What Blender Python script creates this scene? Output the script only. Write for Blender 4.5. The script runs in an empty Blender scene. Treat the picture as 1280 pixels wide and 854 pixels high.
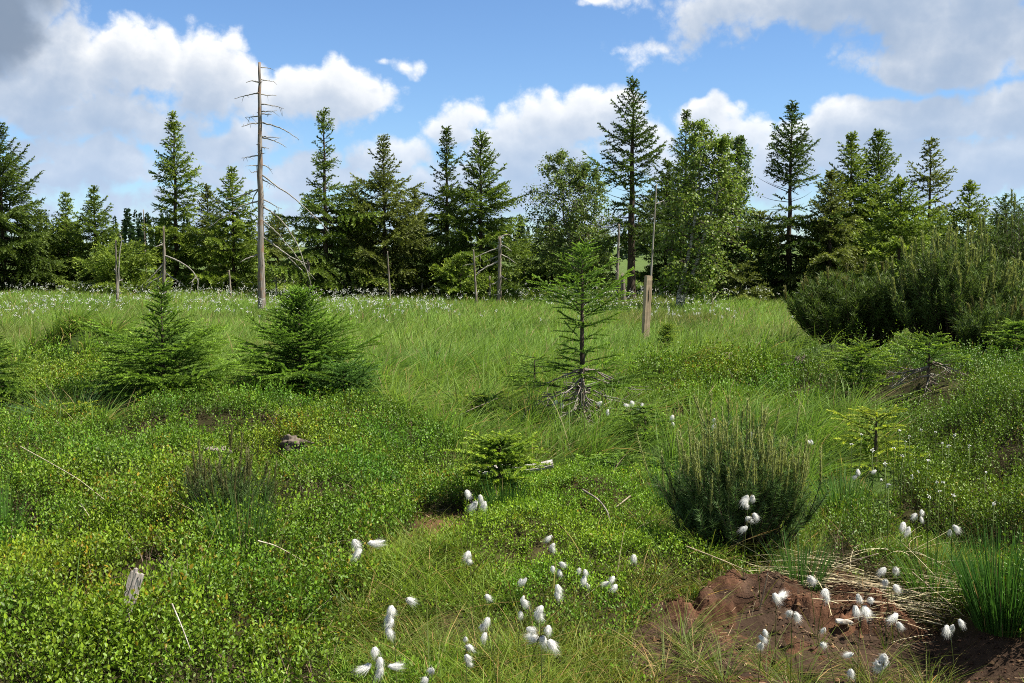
import bpy, math, random
import numpy as np
from mathutils import Vector

random.seed(7)
RNG = np.random.default_rng(11)
SC = bpy.context.scene
COL = SC.collection
PI = math.pi

# ------------------------------------------------------------------ camera maths
FPX, HORIZ, CAMZ = 1372.0, 315.0, 1.65          # focal length and horizon in pixels of the 1280 wide photograph
PITCH = math.atan((427 - HORIZ) / FPX)
CF = np.array([0, math.cos(PITCH), -math.sin(PITCH)])
CU = np.array([0, math.sin(PITCH), math.cos(PITCH)])


def project(x, y, z):
    zc = y * CF[1] + (z - CAMZ) * CF[2]
    yc = y * CU[1] + (z - CAMZ) * CU[2]
    zc = np.maximum(zc, 1e-3)
    return 640 + FPX * x / zc, 427 - FPX * yc / zc


def ray(px, py):
    d = np.array([(px - 640) / FPX, 0, 0]) + CU * (427 - py) / FPX + CF
    return d / d[1]


# ------------------------------------------------------------------ noise and terrain
def _hash(ix, iy, seed):
    h = (ix.astype(np.int64) * 374761393 + iy.astype(np.int64) * 668265263 + seed * 974711) & 0xFFFFFFFF
    h = ((h ^ (h >> 13)) * 1274126177) & 0xFFFFFFFF
    h = h ^ (h >> 16)
    return (h & 0xFFFFFF) / float(0xFFFFFF)


def vnoise(x, y, seed=0):
    x = np.asarray(x, float); y = np.asarray(y, float)
    ix = np.floor(x); iy = np.floor(y)
    fx = x - ix; fy = y - iy
    fx = fx * fx * (3 - 2 * fx); fy = fy * fy * (3 - 2 * fy)
    a = _hash(ix, iy, seed); b = _hash(ix + 1, iy, seed)
    c = _hash(ix, iy + 1, seed); d = _hash(ix + 1, iy + 1, seed)
    return (a * (1 - fx) + b * fx) * (1 - fy) + (c * (1 - fx) + d * fx) * fy


def fbm(x, y, octv=4, seed=0):
    s = 0; a = 0.5; t = 0
    for i in range(octv):
        s = s + a * vnoise(x * 2 ** i + i * 17.3, y * 2 ** i - i * 9.1, seed + i)
        t += a; a *= 0.5
    return s / t


def mound(x, y, size=.62, seed=900):
    """rounded cushions about size metres apart with narrow dark seams between: 1 on top, 0 in a seam"""
    x = x + (fbm(x * 2.1, y * 2.1, 2, seed + 7) - .5) * .5; y = y + (fbm(x * 2.1, y * 2.1, 2, seed + 8) - .5) * .5
    u = x / size; v = y / size; iu = np.floor(u); iv = np.floor(v); f1 = np.full(np.shape(u), 9.); f2 = f1.copy()
    for a in (-1, 0, 1):
        for b in (-1, 0, 1):
            cx = iu + a + _hash(iu + a, iv + b, seed); cy = iv + b + _hash(iu + a, iv + b, seed + 1)
            d = np.hypot(u - cx, v - cy); f2 = np.minimum(f2, np.maximum(f1, d)); f1 = np.minimum(f1, d)
    return np.clip((f2 - f1) / .55, 0, 1) ** .6


def ss(a, b, x):
    t = np.clip((np.asarray(x, float) - a) / (b - a), 0, 1)
    return t * t * (3 - 2 * t)


def gauss(x, y, cx, cy, rx, ry):
    return np.exp(-(((x - cx) / rx) ** 2 + ((y - cy) / ry) ** 2))


def hgt(x, y):
    x = np.asarray(x, float); y = np.asarray(y, float)
    near = np.exp(-(y / 26.0) ** 2)
    z = (fbm(x * 0.75, y * 0.75, 3, 3) - 0.5) * (0.10 + 0.34 * near)
    z = z + (fbm(x * 2.3, y * 2.3, 2, 9) - 0.5) * 0.26 * near
    z = z + 0.17 * ss(-0.55, -1.3, x) * ss(11.8, 10.2, y) * ss(2, 4, y)
    z = z - 0.13 * gauss(x, y, -0.2, 11.5, 1.6, 3.2)
    z = z + 0.40 * ss(2.7, 4.2, x) * ss(5.6, 8.0, y) * ss(16, 12.5, y)
    z = z + 0.22 * gauss(x, y, 3.2, 14.2, 2.6, 1.5)
    z = z + 0.62 * gauss(x, y, -5.9, 15.2, .85, 0.8)
    z = z + 0.07 * gauss(x, y, 1.35, 5.2, 0.85, 0.38) - 0.05 * gauss(x, y, 1.4, 4.45, 1.2, 0.35)
    z = z + 0.14 * gauss(x, y, 0.45, 6.5, 0.8, 0.6)
    z = z + (fbm(x * 0.16, y * 0.16, 2, 21) - 0.5) * 0.35 * ss(18, 40, y)
    far = np.maximum(np.hypot(x, y) - 130, 0)
    z = z + (fbm(x * 0.01, y * 0.01, 2, 5) - 0.3) * far * 0.012
    return z


def hit(px, py, off=0.0):
    """the ground (raised by off) seen at a pixel of the photograph"""
    d = ray(px, py)
    t = 2.5 * np.exp(np.linspace(0, math.log(80), 6000))
    x = d[0] * t; z = CAMZ + d[2] * t
    k = np.argmax(z < hgt(x, t) + off)
    if k == 0:
        k = len(t) - 1
    return float(x[k]), float(t[k]), float(z[k])


def px_per_m(y):
    return FPX / y


def height_to(x, y, z0, top):
    """height of an upright thing at (x, y, z0) whose tip shows at pixel row top"""
    d = ray(640, top)
    return CAMZ + d[2] * y - z0


def inpoly(px, py, poly):
    px = np.asarray(px); r = np.zeros(px.shape, bool)
    n = len(poly); j = n - 1
    for i in range(n):
        xi, yi = poly[i]; xj, yj = poly[j]
        c = ((yi > py) != (yj > py)) & (px < (xj - xi) * (py - yi) / ((yj - yi) or 1e-9) + xi)
        r ^= c
        j = i
    return r


# ------------------------------------------------------------------ mesh building
class MB:
    def __init__(self):
        self.v = []; self.f = []; self.c = []; self.m = []; self.n = 0

    def add(self, V, F, C, mi=0):
        V = np.asarray(V, np.float32).reshape(-1, 3); F = np.asarray(F, np.int32).reshape(-1, 3)
        C = np.asarray(C, np.float32)
        if C.ndim == 1:
            C = np.tile(C, (len(V), 1))
        self.v.append(V); self.f.append(F + self.n); self.c.append(C[:, :3])
        self.m.append(np.full(len(F), mi, np.int32)); self.n += len(V)

    def arrays(self):
        return (np.concatenate(self.v), np.concatenate(self.f), np.concatenate(self.c), np.concatenate(self.m))

    def mesh(self, name, mats, flat=False):
        V, F, C, M = self.arrays()
        me = bpy.data.meshes.new(name)
        me.vertices.add(len(V)); me.vertices.foreach_set('co', V.ravel())
        me.loops.add(F.size); me.loops.foreach_set('vertex_index', F.ravel())
        me.polygons.add(len(F))
        me.polygons.foreach_set('loop_start', np.arange(0, F.size, 3, dtype=np.int32))
        for m in mats:
            me.materials.append(m)
        if len(mats) > 1:
            me.polygons.foreach_set('material_index', M)
        me.polygons.foreach_set('use_smooth', np.full(len(F), not flat, bool))
        at = me.attributes.new('tint', 'FLOAT_COLOR', 'POINT')
        at.data.foreach_set('color', np.concatenate([C, np.ones((len(C), 1), np.float32)], 1).ravel())
        me.update(calc_edges=True)
        return me

    def obj(self, name, mats, parent=None, flat=False):
        return link(name, self.mesh(name, mats, flat), parent)


def link(name, me, parent=None):
    o = bpy.data.objects.new(name, me)
    COL.objects.link(o)
    if parent:
        o.parent = parent
    return o


def tag(o, label, cat, group=None):
    o['label'] = label; o['category'] = cat
    if group:
        o['group'] = group
    return o


def thing(name, label, cat, loc=(0, 0, 0), group=None):
    o = bpy.data.objects.new(name, None); COL.objects.link(o)
    o.empty_display_size = 0.1
    o.location = loc
    return tag(o, label, cat, group)


def nrm(a):
    return a / np.maximum(np.linalg.norm(a, axis=-1, keepdims=True), 1e-9)


def rnd(a, b, n=None):
    return RNG.uniform(a, b, n)


def rdir(n):
    return nrm(RNG.normal(size=(n, 3)))


def tubes(mb, P, R, col, sides=5, mi=0, cap=True):
    """n tubes at once: P (n,k,3) centre lines, R (n,k) radii"""
    P = np.asarray(P, float); R = np.asarray(R, float)
    if P.ndim == 2:
        P = P[None]; R = R[None]
    n, k, _ = P.shape
    T = nrm(np.gradient(P, axis=1))
    ref = np.where(np.abs(T[..., 2:3]) > 0.92, np.array([1.0, 0, 0]), np.array([0, 0, 1.0]))
    ref = np.broadcast_to(ref[:, :1], T.shape)
    A = nrm(np.cross(T, ref)); B = np.cross(T, A)
    ang = np.arange(sides) * 2 * PI / sides
    V = (P[:, :, None] + R[:, :, None, None] * (A[:, :, None] * np.cos(ang)[:, None] + B[:, :, None] * np.sin(ang)[:, None]))
    idx = np.arange(n * k * sides).reshape(n, k, sides)
    a = idx[:, :-1]; b = idx[:, 1:]; a2 = np.roll(a, -1, 2); b2 = np.roll(b, -1, 2)
    F = np.concatenate([np.stack([a, b2, b], -1).reshape(-1, 3), np.stack([a, a2, b2], -1).reshape(-1, 3)])
    if cap:
        e = idx[:, -1]
        F = np.concatenate([F] + [np.stack([e[:, 0], e[:, i], e[:, i + 1]], -1) for i in range(1, sides - 1)])
    C = np.asarray(col, float)
    if C.ndim == 2:
        C = np.repeat(C, k * sides, 0)
    mb.add(V, F, C, mi)


def perp(D):
    """a random unit vector square to each D"""
    return nrm(np.cross(D, rdir(len(D))))


def blades(mb, P, D, L, Wd, col, mi=0, S=None):
    """single pointed blades (needles)"""
    n = len(P)
    if S is None:
        S = perp(D)
    L = np.broadcast_to(L, n)[:, None]; Wd = np.broadcast_to(Wd, n)[:, None]
    V = np.stack([P - S * Wd / 2, P + S * Wd / 2, P + D * L], 1)
    C = np.repeat(np.broadcast_to(col, (n, 3)), 3, 0)
    mb.add(V, np.arange(n * 3).reshape(n, 3), C, mi)


def leaves(mb, P, D, L, Wd, col, mi=0, N=None, fold=0.25):
    """oval leaves of four faces, folded a little along the rib"""
    n = len(P)
    if N is None:
        N = perp(D)
    S = nrm(np.cross(D, N)); N = np.cross(S, D)
    L = np.broadcast_to(L, n)[:, None]; Wd = np.broadcast_to(Wd, n)[:, None]
    up = N * Wd * fold
    V = np.stack([P, P + D * L * .35 - S * Wd * .5 + up, P + D * L * .35 + S * Wd * .5 + up,
                  P + D * L * .72 - S * Wd * .4 + up * .7, P + D * L * .72 + S * Wd * .4 + up * .7, P + D * L,
                  P + D * L * .4], 1)
    f = np.array([[0, 6, 1], [0, 2, 6], [1, 6, 3], [6, 2, 4], [6, 5, 3], [6, 4, 5]])
    F = (np.arange(n) * 7)[:, None, None] + f
    mb.add(V, F, np.repeat(np.broadcast_to(col, (n, 3)), 7, 0), mi)


def strips(mb, P, D, B, L, Wd, col, nseg=3, mi=0, S=None, tip=None):
    """grass blades: P + D L t + B L t^2, tapering; tip = colour of the end"""
    n = len(P)
    if S is None:
        S = perp(D)
        S[:, 2] *= 0.3; S = nrm(S)
    L = np.broadcast_to(L, n); Wd = np.broadcast_to(Wd, n)
    t = np.linspace(0, 1, nseg + 1)
    Q = P[:, None] + D[:, None] * (L[:, None] * t)[..., None] + B[:, None] * (L[:, None] * t ** 2)[..., None]
    w = Wd[:, None] * (1 - t ** 1.8) * 0.5 + 0.0003
    Lf = Q[:, :-1] - S[:, None] * w[:, :-1, None]; Rt = Q[:, :-1] + S[:, None] * w[:, :-1, None]
    V = np.concatenate([np.stack([Lf, Rt], 2).reshape(n, -1, 3), Q[:, -1:]], 1)     # 2 nseg + 1 points
    m = 2 * nseg + 1
    f = []
    for i in range(nseg - 1):
        f += [[2 * i, 2 * i + 1, 2 * i + 3], [2 * i, 2 * i + 3, 2 * i + 2]]
    f += [[2 * nseg - 2, 2 * nseg - 1, 2 * nseg]]
    F = (np.arange(n) * m)[:, None, None] + np.array(f)
    C = np.broadcast_to(col, (n, 3))
    C = np.repeat(C[:, None], m, 1)
    if tip is not None:
        tt = np.concatenate([np.repeat(t[:-1], 2), [1.0]])[None, :, None] ** 2
        C = C * (1 - tt) + np.broadcast_to(tip, (n, 3))[:, None] * tt
    mb.add(V, F, C.reshape(-1, 3), mi)


def jitter(col, n, amt=0.2, hue=0.08):
    c = np.array(col)[None] * (1 + rnd(-amt, amt, (n, 1)))
    c = c * (1 + rnd(-hue, hue, (n, 3)))
    return np.clip(c, 0.002, 1)


# ------------------------------------------------------------------ materials
def nodes_of(name):
    m = bpy.data.materials.new(name); m.use_nodes = True
    nt = m.node_tree
    for n in list(nt.nodes):
        nt.nodes.remove(n)
    return m, nt, nt.nodes.new('ShaderNodeOutputMaterial')


def leaf_mat(name, rough=0.5, transl=0.3, spec=0.4, boost=(1.25, 1.25, 0.7)):
    m, nt, out = nodes_of(name)
    at = nt.nodes.new('ShaderNodeAttribute'); at.attribute_name = 'tint'
    p = nt.nodes.new('ShaderNodeBsdfPrincipled')
    p.inputs['Roughness'].default_value = rough
    p.inputs['Specular IOR Level'].default_value = spec
    nt.links.new(at.outputs['Color'], p.inputs['Base Color'])
    tr = nt.nodes.new('ShaderNodeBsdfTranslucent')
    mu = nt.nodes.new('ShaderNodeMix'); mu.data_type = 'RGBA'; mu.blend_type = 'MULTIPLY'
    mu.inputs[0].default_value = 1; mu.inputs[7].default_value = (*boost, 1)
    nt.links.new(at.outputs['Color'], mu.inputs[6]); nt.links.new(mu.outputs[2], tr.inputs['Color'])
    mx = nt.nodes.new('ShaderNodeMixShader'); mx.inputs[0].default_value = transl
    nt.links.new(p.outputs[0], mx.inputs[1]); nt.links.new(tr.outputs[0], mx.inputs[2])
    nt.links.new(mx.outputs[0], out.inputs['Surface'])
    return m


def wood_mat(name, scale=(30, 30, 4), amt=0.5, bump=0.6, rough=0.9, dark=(0.35, 0.3, 0.27), tint=True, spots=None):
    """weathered wood or bark: tint attribute broken up by stretched noise"""
    m, nt, out = nodes_of(name)
    N = nt.nodes.new; L = nt.links.new
    tc = N('ShaderNodeTexCoord'); mp = N('ShaderNodeMapping'); mp.inputs['Scale'].default_value = scale
    L(tc.outputs['Object'], mp.inputs['Vector'])
    no = N('ShaderNodeTexNoise'); no.inputs['Scale'].default_value = 1; no.inputs['Detail'].default_value = 6
    no.inputs['Roughness'].default_value = 0.65
    L(mp.outputs[0], no.inputs['Vector'])
    at = N('ShaderNodeAttribute'); at.attribute_name = 'tint'
    mu = N('ShaderNodeMix'); mu.data_type = 'RGBA'; mu.blend_type = 'MULTIPLY'
    mu.inputs[7].default_value = (*dark, 1)
    rp = N('ShaderNodeMapRange'); rp.inputs[1].default_value = 0.42; rp.inputs[2].default_value = 0.62
    rp.inputs[3].default_value = 0; rp.inputs[4].default_value = amt * 1.6
    L(no.outputs[0], rp.inputs[0]); L(rp.outputs[0], mu.inputs[0]); L(at.outputs['Color'], mu.inputs[6])
    res = mu.outputs[2]
    if spots:
        n2 = N('ShaderNodeTexNoise'); n2.inputs['Scale'].default_value = spots[1]; n2.inputs['Detail'].default_value = 4
        L(tc.outputs['Object'], n2.inputs['Vector'])
        r2 = N('ShaderNodeMapRange'); r2.inputs[1].default_value = 0.52; r2.inputs[2].default_value = 0.62
        L(n2.outputs[0], r2.inputs[0])
        m2 = N('ShaderNodeMix'); m2.data_type = 'RGBA'; m2.inputs[7].default_value = (*spots[0], 1)
        L(r2.outputs[0], m2.inputs[0]); L(res, m2.inputs[6]); res = m2.outputs[2]
    p = N('ShaderNodeBsdfPrincipled'); p.inputs['Roughness'].default_value = rough
    p.inputs['Specular IOR Level'].default_value = 0.2
    L(res, p.inputs['Base Color'])
    bp = N('ShaderNodeBump'); bp.inputs['Strength'].default_value = bump; bp.inputs['Distance'].default_value = 0.02
    L(no.outputs[0], bp.inputs['Height']); L(bp.outputs[0], p.inputs['Normal'])
    L(p.outputs[0], out.inputs['Surface'])
    return m


def soil_mat(name, scales=(3.0, 40.0), bump=0.8, dist=0.02, amount=0.55):
    m, nt, out = nodes_of(name)
    N = nt.nodes.new; L = nt.links.new
    tc = N('ShaderNodeTexCoord')
    at = N('ShaderNodeAttribute'); at.attribute_name = 'tint'
    n1 = N('ShaderNodeTexNoise'); n1.inputs['Scale'].default_value = scales[0]; n1.inputs['Detail'].default_value = 8
    n2 = N('ShaderNodeTexNoise'); n2.inputs['Scale'].default_value = scales[1]; n2.inputs['Detail'].default_value = 5
    n2.inputs['Roughness'].default_value = 0.7
    L(tc.outputs['Object'], n1.inputs['Vector']); L(tc.outputs['Object'], n2.inputs['Vector'])
    ad = N('ShaderNodeMath'); ad.operation = 'MULTIPLY'
    L(n1.outputs[0], ad.inputs[0]); L(n2.outputs[0], ad.inputs[1])
    rp = N('ShaderNodeMapRange'); rp.inputs[1].default_value = 0.12; rp.inputs[2].default_value = 0.42
    rp.inputs[3].default_value = 1 - amount; rp.inputs[4].default_value = 1 + amount
    L(ad.outputs[0], rp.inputs[0])
    vm = N('ShaderNodeVectorMath'); vm.operation = 'SCALE'
    L(at.outputs['Color'], vm.inputs[0]); L(rp.outputs[0], vm.inputs['Scale'])
    p = N('ShaderNodeBsdfPrincipled'); p.inputs['Roughness'].default_value = 0.95
    p.inputs['Specular IOR Level'].default_value = 0.1
    L(vm.outputs[0], p.inputs['Base Color'])
    bp = N('ShaderNodeBump'); bp.inputs['Strength'].default_value = bump; bp.inputs['Distance'].default_value = dist
    L(n2.outputs[0], bp.inputs['Height']); L(bp.outputs[0], p.inputs['Normal'])
    L(p.outputs[0], out.inputs['Surface'])
    return m


M_LEAF = leaf_mat('bilberry_leaf', 0.45, 0.26, 0.3)
M_GRASS = leaf_mat('grass_blade', 0.55, 0.4, 0.2)
M_NEEDLE = leaf_mat('conifer_needle', 0.55, 0.3, 0.25)
M_BIRCH = leaf_mat('birch_leaf', 0.45, 0.35, 0.45)
M_COTTON = leaf_mat('cotton_hair', 0.9, 0.5, 0.05, (1, 1, 1))
M_STRAW = leaf_mat('dry_straw', 0.7, 0.15, 0.25, (1, 0.95, 0.85))
M_BARK = wood_mat('spruce_bark', (22, 22, 7), 0.6)
M_DEAD = wood_mat('weathered_wood', (26, 26, 2.5), 0.5, 0.7)
M_SNAG = wood_mat('barkless_snag_wood', (24, 24, 1.6), 0.55, 0.9, spots=((0.24, 0.16, 0.11), 5.0))
M_BIRCHBARK = wood_mat('birch_bark', (7, 7, 30), 0.8, 0.4, dark=(0.16, 0.14, 0.12))
M_POST = wood_mat('sawn_post_wood', (40, 40, 3), 0.35, 0.4)
M_STONE = wood_mat('stone_grey', (20, 20, 20), 0.5, 0.8)

# ------------------------------------------------------------------ sky, clouds, sun, camera
SUN_EL, SUN_AZ = math.radians(56), math.radians(98)       # high, from the right
SUN_DIR = Vector((math.cos(SUN_EL) * math.sin(SUN_AZ), math.cos(SUN_EL) * math.cos(SUN_AZ), math.sin(SUN_EL)))


def build_world():
    w = bpy.data.worlds.new("World"); SC.world = w; w.use_nodes = True
    nt = w.node_tree
    for n in list(nt.nodes):
        nt.nodes.remove(n)

    def at(px, py):   # a place in the photograph as azimuth and elevation (1 unit = 4.2 degrees)
        a = math.atan((px - 640) / FPX)
        return (a * FPX / 100, math.atan((HORIZ - py) / FPX * math.cos(a)) * FPX / 100, 0)
    # the cumulus banks: centre, half widths, weight
    E = [(95, 85, 95, 72, 1), (175, 80, 80, 58, 1), (262, 92, 85, 66, 1), (322, 108, 42, 40, .9), (60, 120, 110, 55, .9),
         (418, 122, 92, 52, 1.05), (372, 132, 70, 42, .9), (455, 132, 50, 36, .9),
         (512, 78, 22, 20, .44), (478, 74, 16, 12, .3),
         (140, 150, 170, 34, .7), (290, 180, 90, 34, .75), (60, 222, 110, 24, .7), (140, 200, 75, 34, .95), (255, 212, 90, 26, .7),
         (45, 185, 45, 20, .6), (20, 258, 180, 34, .5), (240, 255, 200, 30, .5),
         (590, 148, 55, 30, .62), (560, 172, 60, 28, .8), (640, 150, 50, 30, .7), (700, 150, 75, 46, 1), (765, 140, 55, 36, .95),
         (660, 195, 130, 50, .9), (490, 205, 90, 26, .7), (400, 222, 130, 28, .7), (600, 240, 200, 46, .7), (790, 185, 80, 50, .8),
         (884, 150, 50, 34, 1), (915, 182, 55, 36, .85), (870, 215, 90, 50, .75),
         (1060, 165, 110, 38, 1), (1150, 155, 110, 40, 1), (1235, 148, 90, 42, 1), (1290, 130, 60, 36, 1), (1180, 215, 190, 62, .95),
         (1000, 205, 120, 48, .85), (1320, 190, 110, 90, .9),
         (1060, 15, 215, 52, .95), (1200, 38, 160, 66, .95), (1150, 78, 110, 32, .8), (880, 22, 85, 40, .62), (830, 58, 60, 26, .42),
         (1290, 55, 70, 50, .8), (1080, -40, 330, 70, 1), (1250, -60, 200, 80, 1), (740, 2, 50, 14, .4),
         (10, 45, 58, 62, .95), (-40, 0, 110, 100, 1.15), (-30, -90, 190, 90, 1.2), (330, 270, 330, 34, .42), (800, 272, 330, 34, .42), (30, 95, 34, 20, .5), (30, -20, 60, 40, .9)]
    g = bpy.data.node_groups.new('cloud_field', 'ShaderNodeTree')
    g.interface.new_socket('P', in_out='INPUT', socket_type='NodeSocketVector')
    g.interface.new_socket('F', in_out='OUTPUT', socket_type='NodeSocketFloat')
    gi = g.nodes.new('NodeGroupInput'); go = g.nodes.new('NodeGroupOutput')

    def M(t, op, a, b=None, c=None):
        n = t.nodes.new('ShaderNodeMath'); n.operation = op
        for i, v in enumerate((a, b, c)):
            if v is None:
                continue
            if isinstance(v, (int, float)):
                n.inputs[i].default_value = v
            else:
                t.links.new(v, n.inputs[i])
        return n.outputs[0]

    def VM(t, op, a, b, out=0):
        n = t.nodes.new('ShaderNodeVectorMath'); n.operation = op
        for i, v in enumerate((a, b)):
            if v is None:
                continue
            if isinstance(v, (tuple, list)):
                n.inputs[i].default_value = v
            elif isinstance(v, (int, float)):
                n.inputs['Scale'].default_value = v
            else:
                t.links.new(v, n.inputs[i])
        return n.outputs[out]

    def noise(t, vec, scale, detail, rough=0.55):
        n = t.nodes.new('ShaderNodeTexNoise')
        n.inputs['Scale'].default_value = scale; n.inputs['Detail'].default_value = detail
        n.inputs['Roughness'].default_value = rough
        t.links.new(vec, n.inputs['Vector'])
        return n
    P = gi.outputs[0]
    wn = noise(g, P, 0.9, 2)
    warp = VM(g, 'SCALE', VM(g, 'SUBTRACT', wn.outputs['Color'], (.5, .5, .5)), 0.9)
    Q = VM(g, 'ADD', P, warp)
    Q = VM(g, 'MULTIPLY', Q, (1, 1, 0))
    f = -1.0
    for (px, py, rx, ry, wt) in E:
        d = VM(g, 'MULTIPLY', VM(g, 'SUBTRACT', Q, at(px, py)), (100 / rx, 100 / ry, 0))
        ln = g.nodes.new('ShaderNodeVectorMath'); ln.operation = 'LENGTH'; g.links.new(d, ln.inputs[0])
        e = M(g, 'MULTIPLY_ADD', ln.outputs['Value'], -0.9 * wt, 0.9 * wt)
        f = M(g, 'SMOOTH_MAX', e, f, 0.12) if not isinstance(f, float) else e
    # billows
    b1 = M(g, 'ABSOLUTE', M(g, 'MULTIPLY_ADD', noise(g, P, 1.6, 1).outputs[0], 2, -1))
    b2 = M(g, 'ABSOLUTE', M(g, 'MULTIPLY_ADD', noise(g, P, 3.8, 1).outputs[0], 2, -1))
    b3 = M(g, 'ABSOLUTE', M(g, 'MULTIPLY_ADD', noise(g, P, 8.5, 3, .6).outputs[0], 2, -1))
    fb = noise(g, P, 1.3, 7, .6).outputs[0]
    f = M(g, 'MULTIPLY_ADD', b1, 0.34, f)
    f = M(g, 'MULTIPLY_ADD', b2, 0.26, f)
    f = M(g, 'MULTIPLY_ADD', b3, 0.13, f)
    f = M(g, 'ADD', f, M(g, 'MULTIPLY_ADD', fb, 0.9, -0.62))
    g.links.new(f, go.inputs[0])

    tc = nt.nodes.new('ShaderNodeTexCoord')
    s = nt.nodes.new('ShaderNodeSeparateXYZ'); nt.links.new(tc.outputs['Generated'], s.inputs[0])
    az = M(nt, 'ARCTAN2', s.outputs[0], s.outputs[1])
    hyp = M(nt, 'SQRT', M(nt, 'ADD', M(nt, 'MULTIPLY', s.outputs[0], s.outputs[0]), M(nt, 'MULTIPLY', s.outputs[1], s.outputs[1])))
    el = M(nt, 'ARCTAN2', s.outputs[2], hyp)
    cb = nt.nodes.new('ShaderNodeCombineXYZ')
    nt.links.new(M(nt, 'MULTIPLY', az, FPX / 100), cb.inputs[0]); nt.links.new(M(nt, 'MULTIPLY', el, FPX / 100), cb.inputs[1])
    Pv = cb.outputs[0]

    def field(v):
        n = nt.nodes.new('ShaderNodeGroup'); n.node_tree = g
        nt.links.new(v, n.inputs[0]); return n.outputs[0]
    f0 = field(Pv)
    al = nt.nodes.new('ShaderNodeMapRange'); al.interpolation_type = 'SMOOTHSTEP'
    al.inputs[1].default_value = -0.02; al.inputs[2].default_value = 0.30
    nt.links.new(f0, al.inputs[0])
    tot = None
    for st, wt in ((0.12, 0.9), (0.36, 1.2), (0.8, 1.5)):
        o = VM(nt, 'ADD', Pv, (0.30 * st, 0.95 * st, 0))
        t = M(nt, 'MULTIPLY', M(nt, 'MAXIMUM', field(o), 0), wt)
        tot = t if tot is None else M(nt, 'ADD', tot, t)
    lit = M(nt, 'POWER', 2.718, M(nt, 'MULTIPLY', tot, -0.95))
    mixc = nt.nodes.new('ShaderNodeMix'); mixc.data_type = 'RGBA'
    nt.links.new(lit, mixc.inputs[0])
    mixc.inputs[6].default_value = (3.0, 4.2, 6.1, 1)       # underside grey
    mixc.inputs[7].default_value = (11, 11, 10.9, 1)      # sunlit top
    lowr = nt.nodes.new('ShaderNodeMapRange'); lowr.interpolation_type = 'SMOOTHSTEP'      # far cloud seen through more air
    lowr.inputs[1].default_value = .02; lowr.inputs[2].default_value = .17; lowr.inputs[3].default_value = .72; lowr.inputs[4].default_value = 0
    nt.links.new(el, lowr.inputs[0])
    mixh = nt.nodes.new('ShaderNodeMix'); mixh.data_type = 'RGBA'
    nt.links.new(lowr.outputs[0], mixh.inputs[0]); nt.links.new(mixc.outputs[2], mixh.inputs[6]); mixh.inputs[7].default_value = (4.9, 6.4, 8.6, 1)
    sky = nt.nodes.new('ShaderNodeTexSky'); sky.sky_type = 'NISHITA'; sky.sun_disc = False
    sky.sun_elevation = SUN_EL; sky.sun_rotation = SUN_AZ
    sky.altitude = 900; sky.air_density = 1.0; sky.dust_density = 0.3; sky.ozone_density = 2.0
    hs = nt.nodes.new('ShaderNodeMix'); hs.data_type = 'RGBA'; hs.blend_type = 'MULTIPLY'; hs.inputs[0].default_value = 1
    hs.inputs[7].default_value = (0.98, 1.22, 1.5, 1)
    nt.links.new(sky.outputs[0], hs.inputs[6])
    mx = nt.nodes.new('ShaderNodeMix'); mx.data_type = 'RGBA'
    nt.links.new(al.outputs[0], mx.inputs[0]); nt.links.new(hs.outputs[2], mx.inputs[6]); nt.links.new(mixh.outputs[2], mx.inputs[7])
    # a nearer cloud, seen from its shaded side, in the upper left
    wq = VM(nt, 'ADD', Pv, VM(nt, 'SCALE', VM(nt, 'SUBTRACT', noise(nt, Pv, 1.1, 5).outputs['Color'], (.5, .5, .5)), 1.1))
    f2 = None
    for (px, py, rx, ry) in ((8, 40, 62, 66), (-60, 60, 90, 80), (-10, -30, 110, 70)):
        d = VM(nt, 'MULTIPLY', VM(nt, 'SUBTRACT', wq, at(px, py)), (100 / rx, 100 / ry, 0))
        ln = nt.nodes.new('ShaderNodeVectorMath'); ln.operation = 'LENGTH'; nt.links.new(d, ln.inputs[0])
        e = M(nt, 'SUBTRACT', 1.0, ln.outputs['Value'])
        f2 = e if f2 is None else M(nt, 'SMOOTH_MAX', e, f2, .15)
    a2 = nt.nodes.new('ShaderNodeMapRange'); a2.interpolation_type = 'SMOOTHSTEP'
    a2.inputs[1].default_value = -.02; a2.inputs[2].default_value = .55; a2.inputs[4].default_value = .88; nt.links.new(f2, a2.inputs[0])
    m2 = nt.nodes.new('ShaderNodeMix'); m2.data_type = 'RGBA'
    nt.links.new(a2.outputs[0], m2.inputs[0]); nt.links.new(mx.outputs[2], m2.inputs[6]); m2.inputs[7].default_value = (2.3, 3.0, 4.1, 1)
    mx = m2
    bg = nt.nodes.new('ShaderNodeBackground'); bg.inputs['Strength'].default_value = 0.055
    nt.links.new(mx.outputs[2], bg.inputs['Color'])
    # the rest of the dome: fair weather cloud scattered by one noise
    rest = noise(nt, VM(nt, 'MULTIPLY', tc.outputs['Generated'], (1, 1, 2)), 2.4, 6)
    ra = nt.nodes.new('ShaderNodeMapRange'); ra.interpolation_type = 'SMOOTHSTEP'
    ra.inputs[1].default_value = 0.52; ra.inputs[2].default_value = 0.66; nt.links.new(rest.outputs[0], ra.inputs[0])
    rm = nt.nodes.new('ShaderNodeMix'); rm.data_type = 'RGBA'
    nt.links.new(ra.outputs[0], rm.inputs[0]); nt.links.new(sky.outputs[0], rm.inputs[6]); rm.inputs[7].default_value = (6.4, 6.7, 7.2, 1)
    bg2 = nt.nodes.new('ShaderNodeBackground'); bg2.inputs['Strength'].default_value = 0.05
    nt.links.new(rm.outputs[2], bg2.inputs['Color'])
    def fade(v, a, b):
        r = nt.nodes.new('ShaderNodeMapRange'); r.interpolation_type = 'SMOOTHSTEP'
        r.inputs[1].default_value = a; r.inputs[2].default_value = b; r.inputs[3].default_value = 1; r.inputs[4].default_value = 0
        nt.links.new(v, r.inputs[0]); return r.outputs[0]
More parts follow.
